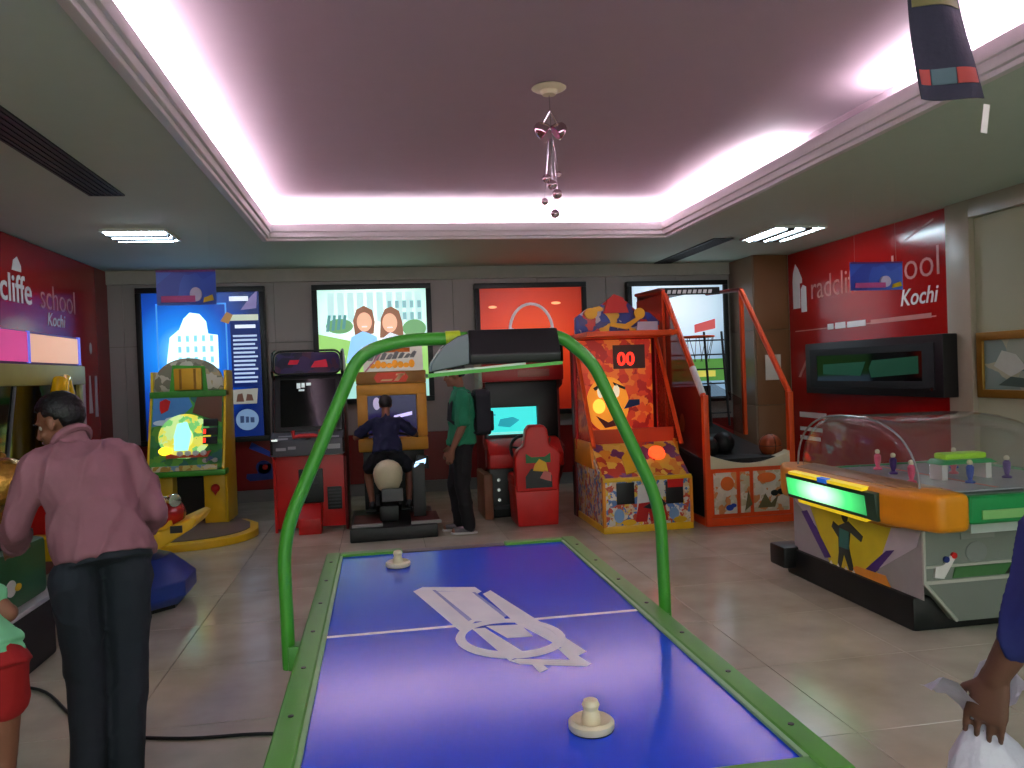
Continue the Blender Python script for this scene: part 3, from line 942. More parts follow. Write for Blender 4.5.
def mallet_game():
    t = thing('hammer_game_machine', 'yellow and green kiddie redemption machine with arched top before blue poster', 'arcade machine', (-2.08, 9.15, 0))
    # stepping platform
    outl = [(-.5, .2), (-.62, -.5)] + [(.03 + .74 * math.cos(a), -.45 + .66 * math.sin(a)) for a in [PI + PI * i / 14 for i in range(15)]] + [(.72, -.1), (.55, .2)]
    pf = MB().prism(outl, 'z', 0, .075).build('platform', yellow, t, .012)
    inn = [(x * .88, (yy + .3) * .86 - .27) for x, yy in outl]
    MB().prism(inn, 'z', .074, .085).build('platform_mat', mat('mat_print', (110, 96, 88), .5, var=.3, scale=6), pf)
    # side panels
    prof = [(-.02, .07), (.55, .07), (.55, 1.75), (.18, 1.75), (.14, 1.52), (-.1, .76), (-.16, .7), (-.16, .62), (-.02, .6)]
    for s in (-1, 1):
        x0, x1 = sorted((s * .4, s * .37))
        MB().prism(prof, 'x', x0, x1).build('side_panel', yellow, t, .006)
    MB().box(-.37, .37, .5, .54, .08, 1.5).build('back_panel', mat('ply', (90, 70, 40), .6), t)
    # lower front: pillars and dark recess
    MB().box(-.37, -.17, -.01, .45, .075, .62).build('pillar', yellow, t, .01)
    MB().box(.15, .37, -.01, .45, .075, .62).build('pillar', yellow, t, .01)
    MB().box(-.17, .15, .18, .22, .075, .62).build('recess', black, t)
    MB().lathe([(.001, .03), (.03, .026), (.045, .01), (.048, 0), (.048, -.004)], (.27, -.012, .46), 20, Matrix.Rotation(PI / 2, 3, 'X')).build('red_button', red, t)
    MB().prism([(.235, .44), (.305, .44), (.27, .38)], 'y', -.022, -.008).build('button_pointer', red, t)
    # deck
    MB().prism([(-.19, .62), (.02, .62), (.02, .68), (-.19, .68)], 'x', -.415, .415).build('control_deck', green, t, .012)
    MB().box(-.33, .33, -.19, -.17, .685, .74).build('prize_strip', artmat('deck_art', [(215, 205, 120), (190, 150, 60), (120, 160, 190), (220, 210, 180)], 14), t)
    # sloped playfield
    p0, p1 = V((0, -.14, .7)), V((0, .12, 1.5))
    up = (p1 - p0)
    M = fr((0, -.14, .7), (1, 0, 0), up)
    Lh = up.length
    MB().box(-.37, .37, 0, Lh, -.03, 0, M).build('playfield', artmat('field_art', [(50, 120, 50), (70, 150, 60), (40, 100, 90), (90, 150, 50), (60, 130, 70)], 12), t)
    decal('sky', [(-.36, .48), (-.12, .52), (.05, .7), (.0, .82), (-.36, .82)], M, mat('sky_print', (70, 130, 190), .4), t)
    decal('cloud', [circ(-.26, .52, .09, .03), circ(-.16, .55, .07, .03)], M, mat('cloud_print', (200, 215, 225), .4), t, .003, .001)
    decal('hill', [(.05, .62), (.36, .5), (.36, .82), (.1, .82)], M, mat('hill_print', (100, 60, 40), .4), t)
    decal('balloon', [(-.27, .62), (-.2, .66), (-.18, .76), (-.23, .79), (-.29, .76), (-.29, .68)], M, red, t, .006)
    scr = decal('lit_scene', circ(-.02, .36, .27, .25, 28), M, artmat('lit_scene', [(220, 220, 90), (120, 200, 110), (200, 235, 150), (90, 170, 90), (230, 215, 70)], 16, emit=.7), t, .006, .001)
    decal('lit_tower', [[(-.12, .2), (.02, .2), (.05, .38), (.0, .52), (-.1, .5), (-.13, .36)]], M, mat('lit_tower', (150, 225, 225), .4, var=.2, emit=1.1), t, .007, .004)
    decal('lit_glow', circ(-.03, .34, .1, .12), M, mat('lit_glow', (225, 240, 130), .4, var=.2, emit=1.0), t, .007, .003)
    decal('amber_lamp', circ(-.21, .2, .07, .045), M, mat('amber_lamp', (255, 200, 40), .4, var=0, emit=2.2), t, .02)
    for i in range(3):
        b = MB().box(.17, .32, .26 + .1 * i, .34 + .1 * i, .0, .02, M).build('score_display', black, t, .004)
        if i < 2:
            decal('red_segment', rect(.175, .275 + .1 * i, .2, .325 + .1 * i), M @ Matrix.Translation((0, 0, .02)), ledred, b)
    decal('red_bowl', [(-.2, .12), (.22, .12), (.26, .19), (.1, .15), (-.1, .15), (-.2, .18)], M, mat('bowl_print', (200, 70, 40), .4), t, .012, .004)
    decal('white_critters', [circ(-.06 + .08 * i, .165, .035, .03, 12) for i in range(4)], M, white, t, .01, .006)
    decal('small_props', [circ(.2 + .05 * i, .08 + .02 * (i % 2), .03, .025, 10) for i in range(3)], M, artmat('prop_art', [(90, 90, 100), (160, 150, 140), (60, 80, 120)], 20), t, .02, .002)
    # header and arched top
    MB().box(-.4, .4, .1, .3, 1.46, 1.53).build('header_band', mat('leaf_green', (60, 130, 45), .5, var=.3, scale=20), t, .01)
    arch = [(-.38, 1.53)] + [(.36 * math.cos(a), 1.62 + .275 * math.sin(a)) for a in [PI - PI * i / 16 for i in range(17)]] + [(.38, 1.53)]
    MB().prism(arch, 'y', .16, .24).build('arched_top', artmat('arch_art', [(150, 140, 120), (190, 180, 160), (120, 115, 95), (170, 150, 110)], 10), t, .012)
    MB().prism([(-.2, 1.53), (.2, 1.53), (.18, 1.8), (-.16, 1.82)], 'y', .145, .162).build('green_backdrop', green, t)
    MB().box(-.14, .15, .1, .15, 1.54, 1.78).build('gold_chest', mat('gold_print', (200, 150, 40), .35, .3), t, .012)
    for x in (-.07, .08):
        MB().box(x - .012, x + .012, .09, .105, 1.55, 1.77).build('chest_band', mat('gold_dark', (140, 95, 25), .4, .3), t)


mallet_game()


def red_cabinet():
    t = thing('video_game_cabinet', 'red stand-up video cabinet with dark screen left of the motorbike machine', 'arcade machine', (-.76, 8.7, 0))
    prof = [(0, .0), (.8, .0), (.8, 1.8), (.45, 1.93), (.22, 1.9), (.12, 1.7), (.2, 1.62), (.06, 1.06), (-.14, .98), (-.16, .84), (0, .78)]
    for s in (-1, 1):
        x0, x1 = sorted((s * .38, s * .35))
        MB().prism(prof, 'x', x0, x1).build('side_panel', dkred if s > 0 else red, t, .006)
        rim = MB().sweep([(s * .365, p[0] - .008, p[1]) for p in prof[3:10]], .014, 6).build('edge_trim', black, t)
    MB().box(-.35, .35, .02, .06, .04, .8).build('front_panel', red, t, .004)
    cd = MB().box(-.12, .13, -.005, .02, .3, .66).build('coin_door', black, t, .006)
    MB().box(-.09, -.04, -.012, -.004, .5, .6).build('coin_slot', yellow, cd)
    MB().box(.03, .08, -.012, -.004, .5, .58).build('coin_slot', dgrey, cd)
    vg = MB().box(.17, .32, .008, .022, .22, .46).build('vent_grille', black, t, .003)
    for i in range(6):
        MB().box(.18, .31, .002, .01, .24 + .036 * i, .255 + .036 * i).build('louvre', dgrey, vg)
    MB().prism([(-.2, .0), (.03, .0), (.03, .3), (-.06, .3), (-.2, .16)], 'x', -.12, .11).build('pedal_box', red, t, .01)
    MB().box(-.06, .05, -.185, -.15, .1, .15, Matrix.Rotation(-.3, 4, 'X')).build('pedal', dgrey, t)
    # control panel
    MB().prism([(-.17, .82), (.05, .82), (.09, 1.05), (-.02, 1.06), (-.15, .98)], 'x', -.37, .37).build('control_panel', mat('panel_grey', (70, 72, 78), .4), t, .008)
    M = fr((0, -.151, .98), (1, 0, 0), (0, .13, .08))
    decal('panel_print', [rect(-.33, .02, -.2, .05), rect(-.3, .07, -.16, .09), rect(.18, .03, .32, .06)], M, mat('white_faint', (150, 150, 155), .4), t, joined=True)
    M2 = fr((0, -.172, .83), (1, 0, 0), (0, .02, .15))
    decal('panel_front_print', [rect(-.32, .05, -.22, .08), rect(-.2, .06, -.12, .09), rect(.2, .05, .33, .1)], M2, mat('white_faint', (150, 150, 155), .4), t, joined=True)
    yk = MB().sweep([(-.14, -.2, 1.08), (-.13, -.22, 1.02), (-.06, -.21, 1.03), (.06, -.21, 1.03), (.13, -.22, 1.02), (.14, -.2, 1.08)], .022, 10).build('yoke', red, t)
    MB().cyl((0, -.2, 1.03), (0, -.03, .99), .03).build('yoke_column', black, yk)
    # monitor
    a, b = V((0, .05, 1.06)), V((0, .2, 1.66))
    M = fr(a, (1, 0, 0), b - a)
    L = (b - a).length
    MB().ring(rect(-.35, 0, .35, L), rect(-.29, .05, .29, L - .05), 'z', -.02, .012, M).build('monitor_bezel', black, t, .006)
    MB().box(-.29, .29, .05, L - .05, -.02, -.004, M).build('screen', glassblk, t)
    decal('screen_glyph', [rect(-.12, .47, -.08, .53), rect(-.07, .48, -.035, .53), rect(-.02, .5, .03, .53), rect(-.1, .44, -.04, .46)], M @ Matrix.Translation((0, 0, -.004)), mat('pale_pixels', (200, 215, 215), .4, var=0, emit=.6), t, joined=True)
    # marquee
    a, b = V((0, .12, 1.68)), V((0, .2, 1.9))
    M = fr(a, (1, 0, 0), b - a)
    MB().prism(rrect(-.34, 0, .34, .24, .07), 'z', -.08, .0, M).build('marquee', artmat('marquee_navy', [(24, 26, 60), (40, 30, 70), (20, 24, 44), (60, 30, 50)], 9, emit=.15), t, .006)
    decal('red_mark', [[(-.2, .1), (-.1, .1), (-.08, .15), (-.18, .15)], [(.04, .06), (.22, .06), (.2, .15), (.08, .13)]], M, mat('red_print_lit', (170, 20, 40), .4, var=0, emit=.3), t, .003, .001)
    MB().sweep([M @ V((p[0], p[1], .0)) for p in rrect(-.355, -.01, .355, .255, .085)], .012, 8, True).build('marquee_tube', black, t)
    MB().box(-.36, -.3, -.17, -.12, .98, 1.0).build('corner_cap', chrome, t)


red_cabinet()


def bike_machine():
    t = thing('motorbike_machine', 'yellow motorbike racing machine with cream bike the boy rides', 'arcade machine', (.13, 9.0, 0))
    ochre = mat('ochre', (206, 148, 34), .4)
    MB().box(-.34, .34, .12, .6, 0, .8).build('base_cabinet', black, t, .01)
    MB().box(-.385, .385, -.02, .6, .78, .93).build('dash_ledge', ochre, t, .02)
    for s in (-1, 1):
        x0, x1 = sorted((s * .385, s * .27))
        MB().box(x0, x1, 0, .55, .93, 1.42).build('screen_pillar', ochre, t, .015)
    MB().box(-.385, .385, 0, .55, 1.40, 1.53).build('screen_header', ochre, t, .015)
    MB().box(-.385, .385, .0, .5, 1.53, 1.67).build('logo_band', mat('ochre_dark', (150, 104, 30), .4), t, .012)
    M = fr((0, -.001, 1.53), (1, 0, 0), (0, 0, 1))
    decal('logo_plate', [(-.16, .015), (.16, .015), (.19, .07), (.15, .125), (-.15, .125), (-.19, .07)], M, mat('logo_red', (205, 60, 25), .4, emit=.12), t, .006)
    decal('logo_stroke', [[(.03, .03), (.08, .03), (.14, .1), (.09, .1)], [(-.12, .03), (.0, .03), (.02, .05), (-.1, .05)], [(.05, .09), (.15, .09), (.15, .11), (.06, .11)]], M, mat('logo_cream', (235, 190, 130), .4), t, .009)
    sc = MB().box(-.27, .27, .08, .1, .93, 1.42).build('screen', mat('purple_screen', (44, 36, 92), .15, var=.5, scale=5, emit=.35), t)
    M = fr((0, .079, .93), (1, 0, 0), (0, 0, 1))
    decal('screen_streak', [[(.0, .2), (.22, .24), (.22, .28), (.02, .24)]], M, mat('lilac_lit', (200, 190, 240), .4, var=0, emit=1.1), sc, .003)
    decal('screen_patch', circ(-.17, .38, .04, .07), M, mat('lilac_lit2', (190, 180, 215), .4, var=0, emit=.6), sc, .003)
    # translucent header sign
    a, b = V((0, .0, 1.67)), V((0, .1, 1.97))
    M = fr(a, (1, 0, 0), b - a)
    MB().prism(rrect(-.3, 0, .36, .3, .03), 'z', -.04, 0, M).build('header_sign', mat('header_white', (205, 205, 190), .4, emit=.25), t, .004)
    for i in range(8):
        h = .02 * ((i * 5) % 3)
        decal('flame', circ(-.2 + .062 * i, .065 + h * .4, .034, .03 + h * .5, 10), M, mat('flame_print', (226, 150, 40), .4, emit=.3), t, .003)
        decal('sign_letter', [(-.25 + .066 * i, .125 + .004 * i), (-.2 + .066 * i, .125 + .004 * i), (-.165 + .066 * i, .19 + h * .7), (-.19 + .066 * i, .205 + h * .7), (-.215 + .066 * i, .19 + h * .7)], M, mat('sign_grey', (128, 132, 130), .4), t, .005)
    decal('orange_words', [rect(-.08, .22, .22, .27)], M, mat('orange_words', (200, 110, 30), .4), t, .004)
    decal('pole_stroke', [(-.29, .0), (-.27, .0), (-.1, .2), (-.12, .2)], M, mat('pink_stroke', (200, 130, 150), .4), t, .006)
    # platform
    MB().prism([(-.47, -1.1), (.39, -1.06), (.39, .1), (-.47, .1)], 'z', 0, .13).build('platform', black, t, .015)
    for s, x in ((-1, -.3), (1, .28)):
        MB().box(x - .14, x + .14, -.98, -.35, .13, .145).build('foot_mat', mat('maroon_mat', (92, 36, 32), .6), t, .004)
        MB().box(x - .15, x + .15, -1.0, -.97, .128, .16).build('mat_edge', mat('dull_metal', (130, 125, 125), .4, .5), t)
    # motorbike
    bx = -.08
    MB().box(bx - .1, bx + .1, -.8, .1, .13, .3).build('bike_mount', black, t, .03)
    MB().sweep([(bx, -.55, .28), (bx, -.4, .42), (bx, -.1, .55), (bx, .05, .62)], [.09, .1, .11, .08], 12).build('bike_frame', blackm, t)
    for s in (-1, 1):
        MB().prism([(-.78, .3), (-.55, .2), (-.3, .26), (-.35, .36), (-.7, .4)], 'x', *sorted((bx + s * .09, bx + s * .13))).build('lower_fairing', blackm, t, .01)
        MB().cyl((bx + s * .1, -.45, .2), (bx + s * .24, -.45, .2), .018).build('foot_peg', dgrey, t)
    # cream tail: lofted
    rings = [(-.93, .66, .06, .05), (-.9, .66, .115, .1), (-.8, .63, .15, .14), (-.62, .6, .14, .12), (-.45, .6, .11, .08), (-.3, .62, .06, .04)]
    b = MB()
    R = []
    for yy, zz, rx, rz in rings:
        R.append([b.bm.verts.new((bx + rx * math.cos(2 * PI * j / 16), yy, zz + rz * math.sin(2 * PI * j / 16) * (1.0 if math.sin(2 * PI * j / 16) > 0 else 1.5))) for j in range(16)])
    for A, B in zip(R, R[1:]):
        for j in range(16):
            b.bm.faces.new((A[j], A[(j + 1) % 16], B[(j + 1) % 16], B[j]))
    b.bm.faces.new(R[0][::-1])
    b.bm.faces.new(R[-1])
    b.build('bike_tail', cream, t, smooth=60)
    MB().box(bx - .07, bx + .14, -.95, -.9, .36, .49).build('tail_plate', grey, t, .012)
    MB().prism([(-.6, .68), (-.2, .68), (-.1, .74), (-.12, .78), (-.6, .73)], 'x', bx - .09, bx + .09).build('saddle', blackm, t, .02)
    MB().prism([(-.25, .66), (.0, .62), (.08, .95), (-.02, 1.0), (-.22, .82)], 'x', bx - .11, bx + .11).build('fuel_tank', cream, t, .04)
    MB().sweep([(bx - .34, -.22, .95), (bx - .22, -.15, .97), (bx, -.02, 1.0), (bx + .22, -.15, .97), (bx + .34, -.22, .95)], .016, 10).build('handlebar', black, t)
    MB().prism([(.2, .62), (.36, .6), (.36, .74), (.24, .76)], 'y', -.36, -.3).build('coin_stand', black, t, .01)
    MB().box(.17, .3, -.64, -.6, .0, .7).build('coin_post', black, t, .01)
    M = fr((.19, -.645, .69), (1, 0, 0), (0, .6, .4))
    MB().prism([(.0, -.02), (.12, .03), (.13, .09), (.02, .04)], 'z', -.03, .0, M).build('lit_panel', mat('blue_white_lit', (180, 215, 255), .4, var=0, emit=2.0), t, .004)


bike_machine()


def racing_machine():
    t = thing('racing_machine', 'red sit-down racing machine with cyan screen and bucket seat', 'arcade machine', (1.6, 9.0, 0))
    # hood over the monitor
    for s in (-1, 1):
        x0, x1 = sorted((s * .46, s * .43))
        MB().prism([(-.1, .55), (.6, .0), (.7, .0), (.7, 1.75), (.1, 1.75), (-.12, 1.62), (-.08, 1.45), (.1, 1.4), (.1, .8), (-.1, .75)], 'x', x0, x1).build('side_panel', dkred, t, .006)
    MB().prism([(-.12, 1.5), (.6, 1.56), (.6, 1.75), (.1, 1.78), (-.12, 1.68)], 'x', -.47, .47).build('hood', mat('hood_red', (140, 18, 18), .3), t, .02)
    MB().box(-.06, .3, -.13, -.118, 1.55, 1.63).build('hood_badge', mat('badge', (120, 70, 60), .3, .3), t, .003)
    MB().ring(rect(-.43, .78, .43, 1.5), rect(-.4 + .01, .89, .19, 1.205), 'y', .08, .3).build('monitor_bezel', black, t, .01)
    sc = MB().box(-.39, .19, .15, .17, .89, 1.205).build('screen', mat('cyan_screen', (40, 205, 205), .3, var=.25, scale=6, emit=1.0, ecol=(60, 220, 215)), t)
    M = fr((-.39, .149, .89), (1, 0, 0), (0, 0, 1))
    decal('screen_shape', [[(.12, .1), (.26, .08), (.38, .16), (.3, .2), (.15, .18)], [(.04, .22), (.1, .22), (.1, .24), (.04, .25)]], M, mat('teal_lit', (30, 165, 180), .3, var=0, emit=.75), sc, .003)
    decal('screen_ground', rect(.0, .0, .58, .03), M, mat('pale_teal_lit', (130, 235, 220), .3, var=0, emit=.9), sc, .003)
    # dash
    MB().prism([(-.3, .55), (.12, .5), (.12, .86), (-.08, .84), (-.3, .7)], 'x', -.44, .4).build('dashboard', red, t, .02)
    MB().box(-.44, .2, -.25, .5, .0, .55).build('pedal_bay', black, t, .02)
    for i in range(3):
        MB().cyl((-.34, -.26, .42 - .11 * i), (-.34, -.245, .42 - .11 * i), .018).build('light_stud', chrome, t)
    MB().box(-.4, .1, -.3, -.24, .1, .14).build('kick_bar', dgrey, t)
    MB().box(-.52, -.42, -.35, .3, .0, .5).build('side_skirt', mat('worn_tan', (130, 80, 50), .5, var=.4, scale=5), t, .02)
    # wheel
    wc = V((-.06, -.36, .76))
    Mw = fr(wc, (1, 0, 0), (0, .35, 1))
    wh = MB().sweep([Mw @ V((.15 * math.cos(a), .15 * math.sin(a), 0)) for a in [2 * PI * i / 28 for i in range(28)]], .018, 8, True).build('steering_wheel', black, t)
    MB().lathe([(.04, -.01), (.045, .01), (.02, .02)], (0, 0, 0), 16, Mw.to_3x3()).build('hub', dgrey, wh).location = wc
    for a in (PI / 2 + PI, .2, PI - .2):
        MB().cyl(Mw @ V((.03 * math.cos(a), .03 * math.sin(a), 0)), Mw @ V((.145 * math.cos(a), .145 * math.sin(a), 0)), .012, n=8).build('spoke', dgrey, wh)
    MB().cyl(wc, wc + V((0, .2, -.07)), .035).build('column', black, wh)
    # lever
    MB().cyl((.22, -.2, .6), (.26, -.24, .86), .012).build('gear_lever', chrome, t)
    # seat
    sx = 0.0
    MB().prism([(-.24, .0), (.19, .0), (.21, .42), (-.26, .42)], 'y', -.86, -.4).build('seat_base', red, t, .02)
    MB().box(-.26, .21, -.78, -.34, .4, .52).build('seat_cushion', red, t, .04)
    back = [(-.25, .36), (.2, .36), (.235, .72), (.2, .8), (.12, .84), (.1, 1.0), (.06, 1.05), (-.09, 1.05), (-.13, 1.0), (-.15, .84), (-.22, .8), (-.255, .72)]
    MB().prism(back, 'y', -.88, -.72, Matrix.Translation((0, 0, 0))).build('seat_back', red, t, .03, seg=3)
    M = fr((0, -.881, 0), (1, 0, 0), (0, 0, 1))
    decal('green_stripe', [(-.14, .66), (.12, .66), (.12, .76), (.06, .72), (-.08, .72), (-.14, .76)], M, mat('dark_green_print', (30, 100, 40), .4), t, .004)
    decal('black_patch', [(-.15, .4), (.13, .4), (.13, .52), (.07, .6), (-.09, .6), (-.15, .52)], M, black, t, .003)
    decal('yellow_flame', [(-.07, .58), (.09, .56), (.07, .66), (.0, .7), (-.05, .64)], M, yellow, t, .006)
    decal('pink_flame', [(.0, .5), (.12, .46), (.12, .55), (.05, .58)], M, mat('pink_flame', (200, 110, 100), .4), t, .006)
    # glowing arch topper
    pts = [(.225 + .26 * math.cos(a), .45, 2.1 + .32 * math.sin(a)) for a in [PI * i / 16 for i in range(17)]]
    tp = MB().sweep(pts, .018, 10).build('topper_arch', mat('topper_white', (215, 205, 205), .3, emit=.25), t)
    MB().cyl((-.04, .45, 2.09), (.49, .45, 2.09), .014).build('topper_bar', chrome, tp)
    for x in (-.02, .47):
        MB().ball((x, .43, 2.09), .045).build('topper_lamp', mat('topper_white', (215, 205, 205), .3), tp)
    MB().box(-.3, .6, .42, .5, 1.72, 2.08).build('topper_stand', black, t, .01)


racing_machine()

clown_pal = [(190, 36, 18), (215, 70, 22), (165, 22, 16), (205, 52, 20), (226, 110, 36)]


def clown_game():
    t = thing('ball_toss_machine', 'red and yellow clown ball toss machine with round red lamp', 'arcade machine', (2.55, 7.5, 0))
    art = artmat('toss_art', [(220, 215, 200), (215, 190, 150), (200, 80, 50), (90, 130, 190), (225, 190, 60), (215, 215, 205)], 24)
    MB().prism([(0, .06), (1.05, .06), (1.05, .7), (.35, .7), (.18, .62), (0, .52)], 'x', -.45, .45).build('base_cabinet', art, t, .01)
    MB().box(-.46, .46, -.01, 1.05, 0, .07).build('plinth', yellow, t, .01)
    for s in (-1, 1):
        x0, x1 = sorted((s * .46, s * .43))
        MB().box(x0, x1, -.012, .03, .06, .52).build('edge_strip', mat('orange_yellow', (220, 140, 30), .4), t, .004)
    MB().box(-.45, .45, -.015, .03, .5, .54).build('edge_strip', yellow, t, .005)
    M = fr((0, -.002, 0), (1, 0, 0), (0, 0, 1))
    MB().box(-.32, -.14, -.012, .0, .28, .49).build('speaker_panel', black, t, .004)
    MB().box(.18, .36, -.012, .0, .26, .48).build('ticket_door', black, t, .004)
    decal('red_corner', [(.2, .42), (.36, .42), (.36, .5), (.2, .5)], M, red, t, .013)
    decal('white_patch', [(-.12, .2), (.14, .2), (.16, .46), (-.1, .46)], M, white, t, .006)
    decal('clown_trousers', [[(-.14, .1), (-.02, .1), (.0, .2), (.02, .1), (.2, .1), (.16, .3), (-.1, .28)]], M, red, t, .009)
    decal('black_scrawl', [[(-.06, .24), (.02, .22), (.1, .28), (.12, .32), (.02, .28)], [(.1, .3), (.16, .24), (.18, .26), (.12, .34)]], M, black, t, .012)
    decal('blue_figure', [circ(-.3, .17, .05, .07), circ(.26, .16, .05, .06)], M, mat('blue_print', (120, 160, 200), .4), t, .008)
    decal('yellow_shoe', [circ(-.2, .1, .07, .03), circ(.32, .1, .07, .03)], M, yellow, t, .01)
    # sloped deck
    a, b = V((0, .0, .53)), V((0, .45, .84))
    Md = fr(a, (1, 0, 0), b - a)
    L = (b - a).length
    MB().box(-.44, .44, .02, L, -.06, .0, Md).build('deck', artmat('deck_art2', [(225, 150, 40), (190, 60, 30), (230, 190, 60), (120, 60, 110), (240, 200, 90)], 12), t, .006)
    decal('yellow_scoop', [(-.2, .05), (-.05, .1), (-.02, .3), (-.1, .4), (-.18, .3)], Md, yellow, t, .012)
    lp = MB().lathe([(.085, 0), (.085, .02), (.07, .05), (.04, .065), (.001, .07)], (0, 0, 0), 22, Md.to_3x3()).build('round_lamp', lampred, t)
    lp.location = Md @ V((.2, .34, 0))
    # back housing
    MB().box(-.47, .47, 1.0, 1.1, .0, 1.95).build('back_wall', dkred, t, .006)
    MB().box(-.44, .42, .96, 1.0, .8, 1.92).build('lit_backdrop', artmat('clown_art', clown_pal, 14, emit=.4), t)
    M = fr((0, .958, .8), (1, 0, 0), (0, 0, 1))
    decal('clown_face', circ(-.1, .42, .24, .3, 26), M, mat('clown_face', (250, 150, 40), .4, var=.3, scale=10, emit=.6), t, .012)
    decal('clown_cheek', circ(-.2, .4, .07, .08), M, mat('clown_cheek', (255, 200, 70), .4, var=0, emit=1.2), t, .02)
    decal('clown_eye', [circ(-.18, .56, .035, .07), circ(.0, .56, .035, .07)], M, mat('clown_eye', (250, 235, 200), .4, emit=.6), t, .022)
    decal('clown_nose', circ(-.08, .45, .05), M, ledred, t, .028)
    decal('clown_mouth', [(-.24, .3), (-.1, .22), (.08, .3), (.0, .18), (-.14, .16)], M, dkred, t, .02)
    decal('black_brow', [[(-.26, .6), (-.12, .68), (-.1, .65), (-.24, .57)], [(-.04, .66), (.1, .6), (.1, .57), (-.02, .62)]], M, black, t, .022)
    decal('blue_gun', [(.08, .36), (.26, .4), (.26, .46), (.14, .46)], M, mat('navy_decal', (20, 40, 110), .4), t, .022)
    text('00', .2, M @ Matrix.Translation((.02, .84, 0)), ledred, t, 'score_digits', ext=.006, bold=.004, lift=.014)
    MB().box(-.02, .34, .945, .96, 1.6, 1.86).build('score_window', mat('dark_window', (80, 10, 8), .3), t)
    # frame
    MB().box(-.48, .48, .3, 1.1, 1.93, 1.985).build('roof_bar', orange, t, .008)
    for s in (-1, 1):
        MB().sweep([(s * .46, .92, 1.95), (s * .46, .25, .82)], .022, 8).build('slanted_bar', orange, t)
        MB().sweep([(s * .46, .92, 1.95), (s * .46, .92, .75)], .018, 8).build('upright_bar', red, t)
        x0, x1 = sorted((s * .455, s * .45))
        MB().prism([(.92, 1.93), (.28, .84), (.96, .78)], 'x', x0, x1).build('side_net', mat('red_net', (150, 26, 18), .4, alpha=.45), t)
        MB().prism([(.3, .6), (1.05, .6), (1.05, .86), (.4, .86)], 'x', *sorted((s * .47, s * .44))).build('lower_cheek', mat('orange_yellow', (220, 140, 30), .4), t, .006)
    MB().box(-.45, .45, .44, .47, .82, .98).build('front_guard', mat('orange_glow', (220, 70, 20), .4, alpha=.8), t)
    # topper
    top = [(-.46, 1.985), (.46, 1.985), (.47, 2.1), (.36, 2.2), (.22, 2.22), (.1, 2.33), (-.06, 2.36), (-.2, 2.28), (-.32, 2.26), (-.46, 2.16)]
    MB().prism(top, 'y', .8, .9).build('topper', artmat('topper_art', [(40, 60, 150), (220, 180, 50), (190, 40, 30), (180, 180, 190), (60, 50, 120)], 11), t, .01)
    M = fr((0, .798, 0), (1, 0, 0), (0, 0, 1))
    decal('red_hat', [(-.16, 2.2), (.12, 2.2), (.06, 2.36), (-.04, 2.4), (-.12, 2.34)], M, red, t, .03)
    decal('yellow_smile', [(-.1, 2.06), (.1, 2.02), (.26, 2.14), (.22, 2.16), (.08, 2.08), (-.08, 2.1)], M, yellow, t, .02)
    decal('yellow_ear', [circ(-.3, 2.2, .07, .06), circ(.24, 2.19, .06, .06)], M, yellow, t, .024)
    decal('white_cartouche', [(.2, 2.0), (.44, 2.0), (.44, 2.1), (.22, 2.1)], M, mat('lilac_white', (190, 190, 210), .4), t, .02)
    # legs at the back
    for s in (-1, 1):
        MB().box(*sorted((s * .47, s * .42)), 1.1, 1.15, 0, .55).build('rear_leg', black, t)


clown_game()


